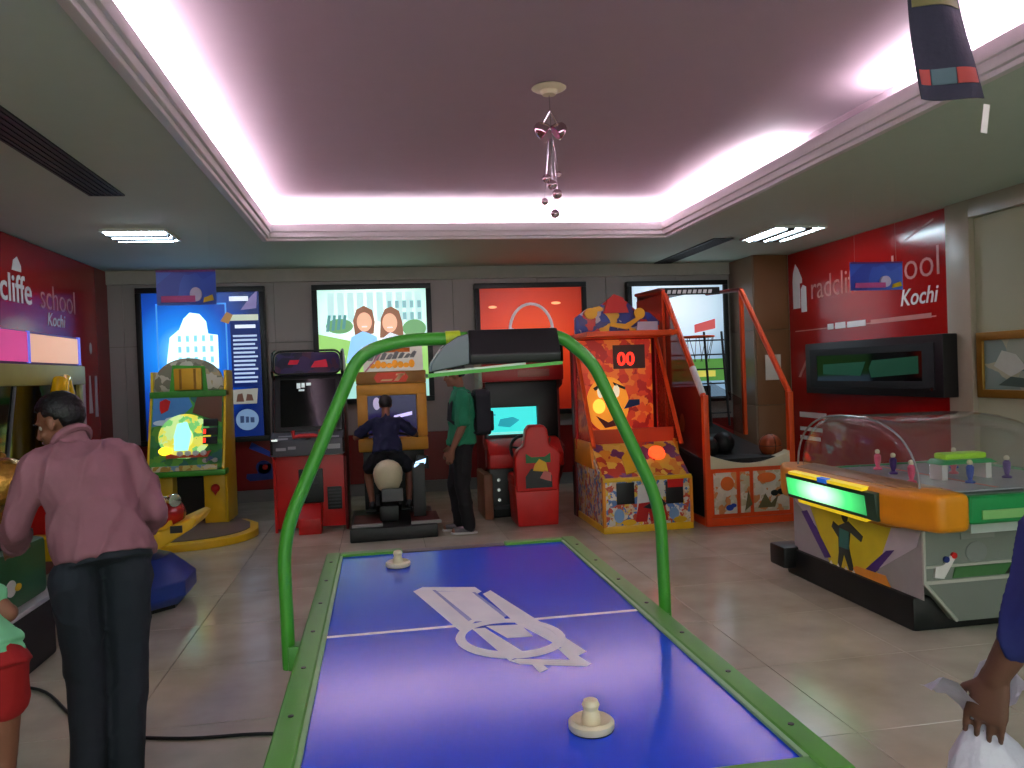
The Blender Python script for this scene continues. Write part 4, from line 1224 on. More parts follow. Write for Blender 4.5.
def hoop_machine():
    t = thing('basketball_machine', 'tall orange framed basketball hoop machine beside the brown column', 'arcade machine', (3.63, 7.5, 0))
    w_ = .46
    # lower cabinet
    MB().prism([(.03, .07), (2.0, .07), (2.0, .9), (.5, .66), (.03, .66)], 'x', -w_ + .02, w_ - .02).build('base_cabinet', blackm, t, .006)
    MB().box(-w_ - .02, w_ + .02, -.01, .06, 0, .075).build('front_rail', orange, t, .008)
    for s in (-1, 1):
        MB().box(*sorted((s * (w_ + .02), s * (w_ - .035))), -.01, .06, .07, 1.31).build('front_post', orange, t, .008)
        MB().box(*sorted((s * (w_ + .015), s * (w_ - .02))), .05, 2.0, .0, .07).build('side_rail', orange, t, .008)
        MB().sweep([(s * w_, .03, 1.29), (s * w_, 1.05, 2.44)], .03, 8).build('slanted_bar', orange, t)
        MB().box(*sorted((s * (w_ + .02), s * (w_ - .02))), 1.03, 1.08, .8, 2.46).build('rear_post', orange, t, .006)
        MB().sweep([(s * w_, 1.05, 2.45), (s * w_, 2.02, 2.5)], .022, 8).build('top_bar', dkred, t)
    MB().sweep([(-w_, .05, 1.313), (-w_, .29, 1.583)], .034, 10).build('white_segment', white, t)  # white length on the lower end of the left bar
    MB().prism([(.06, .66), (2.0, .9), (2.0, 2.42), (1.06, 2.42), (.06, 1.28)], 'x', -w_ - .004, -w_ + .004).build('side_net', mat('maroon_net', (120, 18, 16), .35, alpha=.72), t)
    MB().prism([(1.1, .8), (2.0, .9), (2.0, 1.4), (1.1, 1.2)], 'x', w_ - .004, w_ + .004).build('side_net', mat('maroon_net2', (120, 18, 16), .35, alpha=.3), t)
    # faded prints on the left side
    M = fr((-w_ - .006, 0, 0), (0, -1, 0), (0, 0, 1))
    decal('face_print', [circ(-.6, 1.0, .07, .1), circ(-1.2, 1.3, .08, .1), circ(-1.6, 1.6, .09, .1)], M, mat('brown_print', (150, 80, 40), .5), t, .003)
    # front panels
    MB().box(-w_ + .03, w_ - .03, -.002, .03, .08, .57).build('front_panel', orange, t)
    for x0, x1 in ((-.4, -.16), (-.12, -.02), (.02, .4)):
        MB().box(x0, x1, -.012, .0, .12, .53).build('art_panel', artmat('ball_art', [(214, 206, 186), (222, 214, 196), (205, 196, 170), (214, 140, 80), (220, 212, 190), (196, 186, 150)], 16), t, .003)
    M = fr((0, -.013, 0), (1, 0, 0), (0, 0, 1))
    decal('orange_ball', [circ(.16, .46, .1, .05), circ(-.26, .42, .07, .07)], M, mat('ball_print', (222, 110, 40), .4), t, .003)
    decal('black_glasses', [circ(.24, .3, .04, .03), circ(.31, .31, .04, .03)], M, black, t, .004)
    decal('player_scribble', [[(.06, .16), (.14, .3), (.2, .2), (.28, .28), (.24, .16)], [(-.08, .14), (-.04, .34), (.0, .2)]], M, mat('olive_scribble', (110, 100, 60), .4), t, .005)
    decal('blue_shoe', [circ(-.24, .18, .04, .03), circ(-.2, .2, .03, .02)], M, blue, t, .004)
    # cream ball tray with dipped edge
    pts = [(-w_ + .03, .72)] + [(-w_ + .05 + (2 * w_ - .1) * i / 12, .70 - .09 * math.sin(PI * i / 12)) for i in range(13)] + [(w_ - .03, .72), (w_ - .03, .56)]
    lower = [(w_ - .03 - (2 * w_ - .06) * i / 10, .56 - .0 * i) for i in range(11)]
    MB().prism(pts[:-1] + lower, 'y', .0, .14).build('ball_tray_lip', cream, t, .01)
    MB().prism([(.1, .6), (1.9, .84), (1.9, .87), (.1, .63)], 'x', -w_ + .04, w_ - .04).build('ball_ramp', black, t)
    # back board, hoop, header
    MB().box(-w_, w_, 1.98, 2.02, .85, 1.35).build('back_wall', blackm, t)
    MB().box(-w_, -.05, 1.96, 2.0, 1.35, 2.5).build('back_board', mat('maroon_board', (70, 12, 16), .4), t, .006)
    MB().prism([(1.05, 2.44), (1.2, 2.5), (2.0, 2.52), (2.0, 2.46)], 'x', -w_, -.02).build('canopy', mat('maroon_board', (70, 12, 16), .4), t)
    M = fr((-.24, 1.0, 2.4), (1, 0, 0), (0, 0, 1))
    hb = MB().box(-.22, .42, -.0, .08, -.01, .0, M).build('header_strip', mat('dark_header', (30, 24, 28), .4), t)
    decal('header_letters', [[(-.2 + .06 * i, .015), (-.16 + .06 * i, .015), (-.15 + .06 * i, .055), (-.19 + .06 * i, .055)] for i in range(9)], M, mat('pale_letters', (190, 185, 190), .4, emit=.3), hb, .002)
    M = fr((-.3, 1.9, 2.2), (1, 0, 0), (0, 0, 1))
    MB().sweep([M @ V(p) for p in ((-.08, .0, .0), (-.04, .08, 0), (.02, .07, 0), (-.02, -.02, 0), (.05, .0, 0), (.08, .06, 0), (.1, -.02, 0), (.16, .0, 0), (.2, .12, 0), (.18, -.02, 0))], .012, 6).build('neon_script', ledred, t)
    hoop = MB().sweep([(.15 + .19 * math.cos(a), 1.6 + .19 * math.sin(a), 1.95) for a in [2 * PI * i / 24 for i in range(24)]], .012, 8, True).build('hoop', orange, t)
    for i in range(10):
        a = 2 * PI * i / 10
        MB().sweep([(.15 + .19 * math.cos(a), 1.6 + .19 * math.sin(a), 1.95), (.15 + .12 * math.cos(a + .3), 1.6 + .12 * math.sin(a + .3), 1.65)], .004, 5).build('net_cord', black, hoop)
    # dark ladder-like ball gate
    for x in (.12, .34):
        MB().sweep([(x, 1.2, .9), (x + .07, 1.5, 2.0)], .014, 6).build('gate_post', blackm, t)
    for k in range(6):
        z = 1.05 + .17 * k
        MB().sweep([(-.3, 1.2 + .3 * (z - .9) / 1.1, z), (.37 + .07 * (z - .9) / 1.1, 1.2 + .3 * (z - .9) / 1.1, z)], .009, 6).build('gate_rung', blackm, t)
    return t


hoop_machine()
ballm = mat('ball_orange_dark', (150, 70, 30), .55, scale=60, bump=.3)


def ball(label, x, yy, z, m):
    t = thing('basketball', label, 'ball', (x, yy, z), 0, 'balls in the hoop machine')
    MB().ball((0, 0, .118), .118, 20, 14).build('rubber', m, t)
    for ax in 'XYZ':
        R = Matrix.Rotation(PI / 2, 3, ax) if ax != 'Z' else Matrix.Identity(3)
        MB().sweep([V((0, 0, .118)) + R @ V((.118 * math.cos(a), .118 * math.sin(a), 0)) for a in [2 * PI * i / 24 for i in range(24)]], .003, 5, True).build('seam', black, t)


ball('black ball at left of the hoop machine tray', 3.33, 7.86, .637, mat('ball_black', (22, 22, 24), .5))
ball('black ball in the middle of the hoop machine ramp', 3.58, 8.02, .656, mat('ball_black', (22, 22, 24), .5))
ball('orange and black ball at right of the hoop machine tray', 3.99, 7.78, .63, ballm)


# ------------------------------------------------------------------ dome hockey table on the right
def dome_table():
    X0, X1, Y0, Y1 = 3.05, 4.45, 4.15, 5.6
    t = thing('dome_hockey_table', 'grey dome game table with orange end and clear plastic hood', 'game table', (X0, Y0, 0))
    W, D = X1 - X0, Y1 - Y0
    ggrey = mat('grey_green_panel', (118, 126, 116), .5, var=.05)
    pale = mat('pale_trim', (175, 178, 165), .4)
    MB().prism([(-.03, .0), (W, 0), (W, .2), (-.03, .2)], 'y', .06, D + .08).build('plinth', black, t, .02)
    MB().box(-.12, .08, D - .05, D + .18, .06, .22).build('foot_step', black, t, .02)
    # body with cut lower corner
    MB().prism([(.2, .06), (W, .06), (W, .62), (.0, .62), (.0, .3)], 'y', 0, D).build('body', ggrey, t, .008)
    # trims on the camera-facing side
    MB().sweep([(.0, -.004, .6), (.0, -.004, .3), (.2, -.004, .07)], .012, 6).build('corner_trim', pale, t)
    MB().box(.0, W, -.012, .0, .292, .312).build('lower_trim', pale, t)
    MB().box(.0, W, -.012, .0, .385, .4).build('upper_trim', pale, t)
    MB().sweep([(.56, -.006, .3), (.62, -.006, .39)], .008, 6).build('slant_trim', pale, t)
    MB().box(.63, .645, -.012, .0, .4, .62).build('upright_trim', pale, t)
    MB().prism([(.18, .318), (.53, .318), (.58, .38), (.2, .38)], 'y', -.008, .0).build('green_stripe', mat('dull_green', (60, 110, 60), .4), t)
    MB().prism([(.52, .32), (.55, .32), (.6, .38), (.57, .38)], 'y', -.009, -.001).build('stripe_end', black, t)
    M = fr((0, -.001, 0), (1, 0, 0), (0, 0, 1))
    decal('puck_mark', [[(.06, .33), (.12, .32), (.16, .38), (.2, .44), (.17, .45), (.12, .4), (.07, .39)]], M, white, t, .012)
    decal('red_dot', circ(.19, .45, .018), M, red, t, .014)
    decal('navy_dot', circ(.14, .43, .018), M, mat('navy_decal', (20, 40, 110), .4), t, .014)
    decal('service_plate', rect(.24, .54, .46, .66), M, mat('plate_grey', (135, 140, 132), .4), t, .006)
    decal('round_plate', circ(.34, .46, .07, .06), M, mat('plate_grey2', (125, 132, 126), .4), t, .004)
    # left (player) end artwork
    Me = fr((-.001, D, 0), (0, -1, 0), (0, 0, 1))
    decal('end_panel', [(.0, .2), (D, .2), (D, .62), (.0, .62)], Me, mat('end_grey', (150, 150, 145), .45), t, .004)
    decal('yellow_delta', [(.2, .62), (1.2, .62), (.98, .2), (.5, .16)], Me, mat('delta_yellow', (205, 190, 30), .4), t, .007)
    decal('white_corner', [[(.0, .62), (.2, .62), (.32, .42), (.04, .56)], [(1.2, .62), (D, .62), (D - .05, .5), (1.02, .28)]], Me, mat('pale_lilac', (190, 185, 190), .4), t, .008)
    decal('purple_bar', [[(.12, .5), (.2, .52), (.5, .24), (.42, .22)], [(1.12, .42), (1.2, .44), (.9, .16), (.8, .18)]], Me, purple, t, .009)
    decal('player_figure', [[(.58, .2), (.62, .2), (.66, .3), (.72, .2), (.77, .21), (.72, .36), (.74, .46), (.86, .42), (.88, .46), (.72, .53), (.6, .48), (.54, .5), (.52, .46), (.6, .4), (.6, .3)],
                              circ(.68, .56, .035, .045)], Me, mat('dark_figure', (50, 55, 50), .5), t, .011)
    decal('player_shirt', [(.61, .34), (.72, .34), (.73, .46), (.62, .47)], Me, mat('teal_shirt', (50, 110, 100), .5), t, .013)
    decal('orange_tail', [(.7, .2), (1.15, .2), (1.1, .26), (.8, .25)], Me, mat('tail_orange', (215, 140, 40), .4), t, .01)
    decal('white_splash', [circ(.5 + .09 * i, .16, .02, .06, 8) for i in range(4)], Me, white, t, .012)
    # orange end bumper
    amber = mat('amber_bumper', (216, 140, 16), .35)
    out = [(-.16, .1), (-.04, -.2), (.16, -.2), (.16, D + .1), (-.02, D + .16), (-.16, D - .12)]
    MB().prism(out, 'z', .62, .84).build('end_bumper', amber, t, .05, seg=4)
    MB().prism([(-.08, .25), (.1, .05), (.1, D - .1), (-.08, D - .28)], 'z', .58, .68).build('bumper_underside', mat('amber_dark', (180, 120, 20), .4), t, .03)
    # lit score strip in the bumper
    f0, f1 = V((-.15, D - .2, 0)), V((-.15, .26, 0))
    Ms = fr((-.145, D - .24, .645), (0, -1, 0), (-.12, 0, 1))
    Ls = D - .40
    st = MB().box(0, Ls, -.005, .165, -.03, .03, Ms).build('score_strip', mat('dark_strip', (30, 60, 40), .3), t, .006)
    m = bpy.data.materials.new('green_strip_lit')
    m.use_nodes = True
    nt = m.node_tree
    b = nt.nodes['Principled BSDF']
    tc = nt.nodes.new('ShaderNodeTexCoord')
    mp = nt.nodes.new('ShaderNodeMapping')
    mid = Ms @ V((Ls * .42, .08, 0))
    mp.inputs['Location'].default_value = (0, -mid.y / .62, -mid.z / .25)
    mp.inputs['Scale'].default_value = (0, 1 / .62, 1 / .25)
    g = nt.nodes.new('ShaderNodeTexGradient')
    g.gradient_type = 'SPHERICAL'
    cr = nt.nodes.new('ShaderNodeValToRGB')
    cr.color_ramp.elements[0].color = lin((10, 50, 24)) + (1,)
    cr.color_ramp.elements[1].color = lin((200, 255, 210)) + (1,)
    e = cr.color_ramp.elements.new(.5)
    e.color = lin((60, 190, 100)) + (1,)
    nt.links.new(tc.outputs['Object'], mp.inputs[0])
    nt.links.new(mp.outputs[0], g.inputs[0])
    nt.links.new(g.outputs['Color'], cr.inputs[0])
    nt.links.new(cr.outputs[0], b.inputs['Emission Color'])
    nt.links.new(cr.outputs[0], b.inputs['Base Color'])
    b.inputs['Emission Strength'].default_value = 1.3
    MB().box(.02, Ls - .1, .02, .14, .03, .036, Ms).build('lit_window', m, st)
    ylit = mat('yellow_lit', (235, 205, 30), .4, var=0, emit=.6)
    MB().box(.05, Ls - .12, .165, .185, -.03, .03, Ms).build('yellow_strip', ylit, st)
    MB().box(.12, Ls - .14, -.03, -.008, -.03, .02, Ms).build('yellow_strip', ylit, st)
    MB().box(Ls * .42, Ls * .52, .16, .19, .0, .038, Ms).build('blue_clip', mat('blue_clip', (30, 110, 230), .4, emit=.3), st)
    # green top rail and deck
    gr = mat('jade_rail', (20, 140, 70), .35)
    MB().box(.15, W + .02, -.2, -.12, .66, .82).build('side_rail', gr, t, .03, seg=3)
    MB().box(.22, .56, -.208, -.198, .69, .74).build('pale_stripe', mat('pale_green_trim2', (130, 190, 110), .4), t)
    MB().box(.7, .95, -.208, -.198, .69, .74).build('pale_stripe', mat('pale_green_trim2', (130, 190, 110), .4), t)
    MB().box(.22, W + .02, D + .02, D + .1, .66, .79).build('side_rail', gr, t, .03, seg=3)
    MB().box(W, W + .1, -.2, D + .1, .66, .79).build('end_rail', gr, t, .03, seg=3)
    MB().box(.2, W, -.14, D + .04, .6, .775).build('deck', mat('pale_deck', (175, 190, 180), .3), t, .006)
    MB().prism([(-.08, .12), (.14, .0), (.14, D - .05), (-.08, D - .2)], 'z', .83, .845).build('end_deck', mat('brown_deck', (150, 110, 60), .35), t, .008)
    # rink print and little playing pieces
    MB().box(.15, W - .1, .1, D - .1, .79, .80).build('rink', mat('rink', (190, 192, 196), .2), t)
    decal('rink_line', [rect(.6, .15, .63, D - .15), rect(.3, .15, .32, D - .15)], fr((0, 0, .80), (1, 0, 0), (0, 1, 0)), red, t, .001)
    for i, (x, yy) in enumerate([(.3, .5), (.45, .9), (.6, .35), (.8, .75), (.95, .45), (1.0, 1.0), (.5, 1.15)]):
        pc = MB().lathe([(.03, 0), (.03, .01), (.012, .02), (.022, .06), (.024, .1), (.012, .115)], (x, yy, .801), 12).build('player_piece', [mat('pc_pink', (220, 90, 120), .4), purple, blue][i % 3], t)
        MB().ball((x, yy, .93), .018, 10, 7).build('piece_head', cream, pc)
    MB().box(.55, .85, .5, .62, .93, .97).build('lime_tunnel', mat('lime_tunnel', (150, 205, 30), .35, emit=.15), t, .015)
    MB().prism([(.5, .9), (.92, .9), (.86, .93), (.54, .93)], 'y', .48, .64).build('green_tunnel', mat('jade', (30, 150, 80), .35), t, .008)
    MB().box(.52, .56, .5, .62, .80, .9).build('tunnel_leg', white, t)
    MB().box(.84, .88, .5, .62, .80, .9).build('tunnel_leg', white, t)
    # clear hood: barrel with rounded ends
    b = MB()
    n, k = 20, 16
    x0, x1 = .02, W - .12
    cy, hw, hh, z0 = D / 2, D / 2 - .04, .43, .80
    prof = [(0, .9), (.012, .95), (.03, 1)] + [(.03 + .6 * i / 10, 1.0) for i in range(1, 11)] + [(.63 + .37 * math.sin(PI / 2 * i / 10), max(.02, math.cos(PI / 2 * i / 10)) ** .75) for i in range(1, 11)]
    for shell in (1., .985):
        rings = []
        for u, s in prof:
            ring = []
            for j in range(k + 1):
                a = PI * j / k
                cxs = math.copysign(abs(math.cos(a)) ** .75, math.cos(a))
                ring.append(b.bm.verts.new((x0 + u * (x1 - x0), cy - cxs * hw * s * shell, z0 + (math.sin(a) ** .85) * hh * s * shell)))
            rings.append(ring)
        for A, B in zip(rings, rings[1:]):
            for j in range(k):
                b.bm.faces.new((A[j], A[j + 1], B[j + 1], B[j]))
        if shell == 1.:
            b.bm.faces.new(rings[0])
    hood = b.build('clear_hood', CLEAR, t, smooth=60)
    rim = [(x0, cy - math.copysign(abs(math.cos(a)) ** .75, math.cos(a)) * hw, z0 + (math.sin(a) ** .85) * hh) for a in [PI * j / 24 for j in range(25)]]
    MB().sweep(rim, .007, 6).build('hood_rim', mat('hood_rim', (190, 190, 190), .2, trans=.5), hood)


def clear_mat():
    m = bpy.data.materials.new('clear_plastic')
    m.use_nodes = True
    nt = m.node_tree
    nt.nodes.remove(nt.nodes['Principled BSDF'])
    out = nt.nodes['Material Output']
    tr = nt.nodes.new('ShaderNodeBsdfTransparent')
    tr.inputs[0].default_value = (.985, .985, .985, 1)
    gl = nt.nodes.new('ShaderNodeBsdfGlossy')
    gl.inputs['Roughness'].default_value = .06
    df = nt.nodes.new('ShaderNodeBsdfDiffuse')
    df.inputs[0].default_value = (.7, .68, .66, 1)
    ly = nt.nodes.new('ShaderNodeLayerWeight')
    ly.inputs[0].default_value = .5
    pw = nt.nodes.new('ShaderNodeMath')
    pw.operation = 'POWER'
    pw.inputs[1].default_value = 4
    lw = nt.nodes.new('ShaderNodeMath')
    lw.operation = 'MULTIPLY_ADD'
    lw.inputs[1].default_value = .6
    lw.inputs[2].default_value = .035
    nt.links.new(ly.outputs['Facing'], pw.inputs[0])
    nt.links.new(pw.outputs[0], lw.inputs[0])
    m1 = nt.nodes.new('ShaderNodeMixShader')
    m2 = nt.nodes.new('ShaderNodeMixShader')
    m2.inputs[0].default_value = .025
    nt.links.new(lw.outputs[0], m1.inputs[0])
    nt.links.new(tr.outputs[0], m1.inputs[1])
    nt.links.new(gl.outputs[0], m1.inputs[2])
    nt.links.new(m1.outputs[0], m2.inputs[1])
    nt.links.new(df.outputs[0], m2.inputs[2])
    nt.links.new(m2.outputs[0], out.inputs[0])
    return m


CLEAR = clear_mat()
dome_table()


# ------------------------------------------------------------------ left side machines
def wall_cabinet():
    t = thing('prize_cabinet', 'olive framed prize cabinet with dark window against the left wall', 'arcade machine', (-3.4, 6.3, 0))
    olive = mat('olive_frame', (150, 142, 70), .45)
    D, L = .5, 2.2
    MB().box(0.02, D, 0, L, 0, .85).build('lower_cabinet', dkred, t, .01)
    MB().box(.02, D + .02, 0, L, .85, 1.0).build('lower_rail', mat('mustard', (140, 100, 30), .45), t, .01)
    MB().box(.02, D + .03, -.01, L + .02, 1.64, 1.82).build('upper_rail', olive, t, .015)
    for yy in (0, L - .1):
        MB().box(.02, D + .01, yy, yy + .1, 1.0, 1.64).build('upright', olive, t, .01)
    MB().box(D - .03, D - .02, .1, L - .1, 1.0, 1.64).build('window_pane', glassblk, t)
    MB().sweep([(D - .012, .55, 1.0), (D - .012, .75, 1.64)], .012, 6).build('window_strut', grey, t)
    # lit header
    Mh = fr((D + .005, 0, 1.82), (0, 1, 0), (0, 0, 1))
    MB().box(.2, D, .02, L, 1.82, 2.1).build('header_box', mat('header_purple', (90, 50, 120), .4), t, .01)
    pk = mat('pink_lit', (226, 70, 150), .4, var=.15, scale=3, emit=.45)
    pc = mat('peach_lit', (236, 180, 150), .4, var=.12, scale=4, emit=.55)
    bl = mat('blue_lit', (110, 110, 226), .4, var=0, emit=.6)
    MB().box(0, .95, 0.02, .27, .0, .012, Mh).build('pink_sign', pk, t)
    MB().box(1.0, 2.08, .02, .26, .0, .012, Mh).build('peach_sign', pc, t)
    MB().box(.952, .998, 0.01, .28, .0, .016, Mh).build('blue_edge', bl, t)
    MB().box(2.082, 2.14, .01, .28, .0, .016, Mh).build('blue_edge', bl, t)
    # glossy yellow horn on the front
    MB().sweep([(D + .12, 1.22, 1.0), (D + .12, 1.24, 1.3), (D + .12, 1.29, 1.55), (D + .12, 1.34, 1.68), (D + .12, 1.39, 1.69), (D + .12, 1.44, 1.56), (D + .12, 1.49, 1.3), (D + .12, 1.51, 1.0)],
               [.09, .085, .075, .065, .065, .075, .085, .09], 14).build('yellow_horn', mat('horn_yellow', (232, 180, 10), .2, coat=.5), t)
    MB().box(D, D + .26, 1.05, 1.7, .9, 1.02).build('horn_shelf', mat('mustard', (140, 100, 30), .45), t, .01)


wall_cabinet()


def folds(o, amp, f=(7., 7., 3.5), seed=0.):
    """cloth creases: shallow ridges along the surface"""
    me = o.data
    off = V((seed, seed * 1.7, seed * .6))
    nr = [v.normal.copy() for v in me.vertices]
    for v, n in zip(me.vertices, nr):
        p = V((v.co.x * f[0] + v.co.z * 1.5, v.co.y * f[1], v.co.z * f[2] - v.co.x * 4)) + off
        a = 1 - 2 * abs(noise.noise(p))
        c_ = noise.noise(p * 2.3)
        v.co += n * amp * (max(0, a) ** 3 * 1.3 - .5 + .5 * c_)


def gold_ride():
    t = thing('kiddie_ride', 'dark kiddie ride with gilded animal and green duck skirt beside pink-shirted man', 'kiddie ride', (-2.58, 4.85, 0))
    MB().prism([(-.5, -.42), (.45, -.42), (.58, -.25), (.58, .4), (.45, .5), (-.5, .5)], 'z', 0, .36).build('base', blackm, t, .02)
    MB().box(-.5, .6, -.44, .52, .355, .385).build('white_trim', mat('pale_metal', (190, 190, 195), .3, .3), t, .006)
    MB().prism([(-.48, -.4), (.44, -.4), (.55, -.24), (.55, .38), (.44, .47), (-.48, .47)], 'z', .385, .72).build('green_skirt', mat('forest', (14, 82, 44), .4), t, .03)
    for x in (.1, .34):
        M = fr((x, -.402, .46), (1, 0, 0), (0, 0, 1))
        decal('duck_body', circ(0, .06, .06, .045), M, white, t, .004)
        decal('duck_head', circ(.045, .12, .026), M, white, t, .005)
        decal('duck_bill', [(.065, .12), (.1, .11), (.065, .1)], M, yellow, t, .006)
        decal('duck_feet', circ(.0, .01, .04, .014), M, yellow, t, .005)
    M = fr((.552, -.2, .46), (0, 1, 0), (0, 0, 1))
    decal('duck_body', circ(.1, .06, .06, .045), M, white, t, .004)
    decal('duck_bill', circ(.18, .05, .04, .02), M, yellow, t, .006)
    MB().prism([(-.4, .7), (.35, .7), (.42, .82), (.2, .95), (-.1, .88), (-.4, .98)], 'y', -.25, .3).build('red_saddle', mat('saddle_red', (120, 20, 22), .4), t, .05, seg=3)
    MB().box(-.45, .5, -.3, .36, .72, .78).build('dark_collar', black, t, .02)
    gold = mat('gilded', (190, 140, 60), .25, .7, var=.5, scale=30, bump=.8)
    b = MB()
    for c_, r in (((.26, .0, 1.03), (.28, .17, .16)), ((.52, -.06, 1.1), (.15, .14, .14)), ((.64, -.08, 1.06), (.07, .08, .07)), ((.0, 0, 1.05), (.2, .16, .2)), ((.46, -.16, 1.22), (.04, .03, .05)), ((.46, .06, 1.22), (.04, .03, .05)), ((.4, 0, .86), (.08, .08, .16))):
        b.ball(c_, r, 18, 12)
    rem(b, 'gilded_animal', gold, t, .018)
    MB().sweep([(.2, -.2, 1.0), (.36, -.24, 1.12), (.54, -.22, 1.05)], .02, 8).build('harness', red, t)
    MB().cyl((.42, -.35, .72), (.42, -.35, .92), .06).build('coin_box', dkred, t)


LAST = [None]


def rem(mb, name, m, parent, voxel, smooth=4):
    """fuse overlapping closed shapes into one continuous surface"""
    bm = mb.bm
    bmesh.ops.recalc_face_normals(bm, faces=bm.faces)
    me = bpy.data.meshes.new('tmp')
    bm.to_mesh(me)
    bm.free()
    o = bpy.data.objects.new('tmp', me)
    COL.objects.link(o)
    md = o.modifiers.new('r', 'REMESH')
    md.mode = 'VOXEL'
    md.voxel_size = voxel
    md.use_smooth_shade = True
    if smooth:
        sm = o.modifiers.new('s', 'SMOOTH')
        sm.iterations = smooth
        sm.factor = .5
    dg = bpy.context.evaluated_depsgraph_get()
    ne = bpy.data.meshes.new_from_object(o.evaluated_get(dg))
    bpy.data.objects.remove(o)
    ne.name = name
    ne.materials.clear()
    ne.materials.append(m)
    for p in ne.polygons:
        p.use_smooth = True
    r = bpy.data.objects.new(name, ne)
    COL.objects.link(r)
    r.parent = parent
    LAST[0] = r
    return r


gold_ride()


def car_ride():
    t = thing('kiddie_ride', 'small yellow and red kiddie car ride on a blue octagonal base', 'kiddie ride', (-1.85, 6.2, 0))
    oc = [(.46 * math.cos(PI / 8 + PI / 4 * i), .46 * math.sin(PI / 8 + PI / 4 * i)) for i in range(8)]
    b = MB()
    R = []
    for s, z in ((.86, .03), (1., .1), (1.0, .2), (.62, .36)):
        R.append([b.bm.verts.new((x * s, yy * s, z)) for x, yy in oc])
    for A, B in zip(R, R[1:]):
        for j in range(8):
            b.bm.faces.new((A[j], A[(j + 1) % 8], B[(j + 1) % 8], B[j]))
    b.bm.faces.new(R[0][::-1])
    b.bm.faces.new(R[-1])
    b.build('base', mat('royal_blue', (18, 50, 130), .4), t, .012)
    MB().prism([(x * .8, yy * .8) for x, yy in oc], 'z', 0, .035).build('base_foot', black, t)
    MB().cyl((0, 0, .3), (0, 0, .46), .1).build('rocker_post', black, t)
    # body: yellow tub with rising fender
    MB().prism([(-.6, .42), (.16, .4), (.3, .46), (.5, .58), (.54, .64), (.5, .66), (.3, .58), (.1, .56), (-.55, .6)], 'y', -.26, .26).build('yellow_tub', yellow, t, .03, seg=3)
    MB().prism([(.2, .52), (.32, .52), (.36, .62), (.3, .78), (.2, .8)], 'y', -.2, .02).build('yellow_cowl', yellow, t, .04, seg=3)
    b = MB()
    for c_, r in (((.08, -.05, .68), (.26, .24, .15)), ((.25, -.02, .66), (.16, .22, .13)), ((-.25, 0, .62), (.25, .23, .12))):
        b.ball(c_, r, 18, 12)
    rem(b, 'red_bonnet', mat('glossy_red', (150, 18, 22), .2, coat=.4), t, .02)
    for x, yy, z in ((.2, -.27, .68), (.36, -.12, .77)):
        M = fr((x, yy, z), (.7, .3, 0), (0, 0, 1))
        hd = MB().lathe([(.01, -.08), (.04, -.05), (.05, 0), (.045, .012), (.001, .016)], (0, 0, 0), 16, fr((0, 0, 0), (.8, .6, 0), (0, 0, 1)).to_3x3()).build('headlamp', chrome, t)
        hd.location = (x, yy, z)
    MB().box(.36, .44, -.272, -.26, .56, .61).build('vent_slot', black, t)
    MB().sweep([(-.1, -.12, .78), (-.14, -.08, .94), (-.14, .1, .94), (-.1, .14, .78)], .018, 8).build('grab_bar', chrome, t)
    MB().prism([(-.6, .55), (-.42, .55), (-.46, .95), (-.58, .95)], 'y', -.2, .2).build('seat_back', red, t, .04, seg=3)


car_ride()

t = thing('floor_cable', 'thin dark cable lying across the floor left of the air hockey table', 'cable', (0, 0, 0))
pts = [(-2.6, 4.75, .008), (-2.2, 4.72, .008), (-1.85, 4.6, .008), (-1.55, 4.2, .008), (-1.3, 3.9, .008), (-1.18, 3.86, .008), (-.9, 3.78, .008), (-.55, 3.74, .008), (-.2, 3.6, .008), (.1, 3.4, .008)]
sm = []
for i in range(len(pts) - 1):
    p0, p1, p2, p3 = (V(pts[max(0, min(len(pts) - 1, i + k))]) for k in (-1, 0, 1, 2))
    for j in range(6):
        u = j / 6
        sm.append(.5 * ((2 * p1) + (p2 - p0) * u + (2 * p0 - 5 * p1 + 4 * p2 - p3) * u * u + (3 * p1 - p0 - 3 * p2 + p3) * u ** 3))
MB().sweep(sm, .008, 6).build('cord', blackm, t)
MB().box(.08, .16, 3.36, 3.44, .0, .05).build('junction_box', blackm, t, .006)


# ------------------------------------------------------------------ people
def cap(b, p0, p1, r0, r1, n=12):
    p0, p1 = V(p0), V(p1)
    b.cyl(p0, p1, r0, r1, n)
    b.ball(p0, r0 * .995, n, 8)
    b.ball(p1, r1 * .995, n, 8)


def loft(b, secs, n=20):
    """elliptical sections: (centre, side vector, half width, depth vector, half depth)"""
    R = []
    for c_, sv, a, dv, d in secs:
        c_, sv, dv = V(c_), V(sv).normalized(), V(dv).normalized()
        ring = []
        for j in range(n):
            t_ = 2 * PI * j / n
            cs, sn = math.cos(t_), math.sin(t_)
            cs = math.copysign(abs(cs) ** .85, cs)
            sn = math.copysign(abs(sn) ** .85, sn)
            ring.append(b.bm.verts.new(c_ + sv * a * cs + dv * d * sn))
        R.append(ring)
    for A, B in zip(R, R[1:]):
        for j in range(n):
            b.bm.faces.new((A[j], A[(j + 1) % n], B[(j + 1) % n], B[j]))
    b.bm.faces.new(R[0][::-1])
    b.bm.faces.new(R[-1])


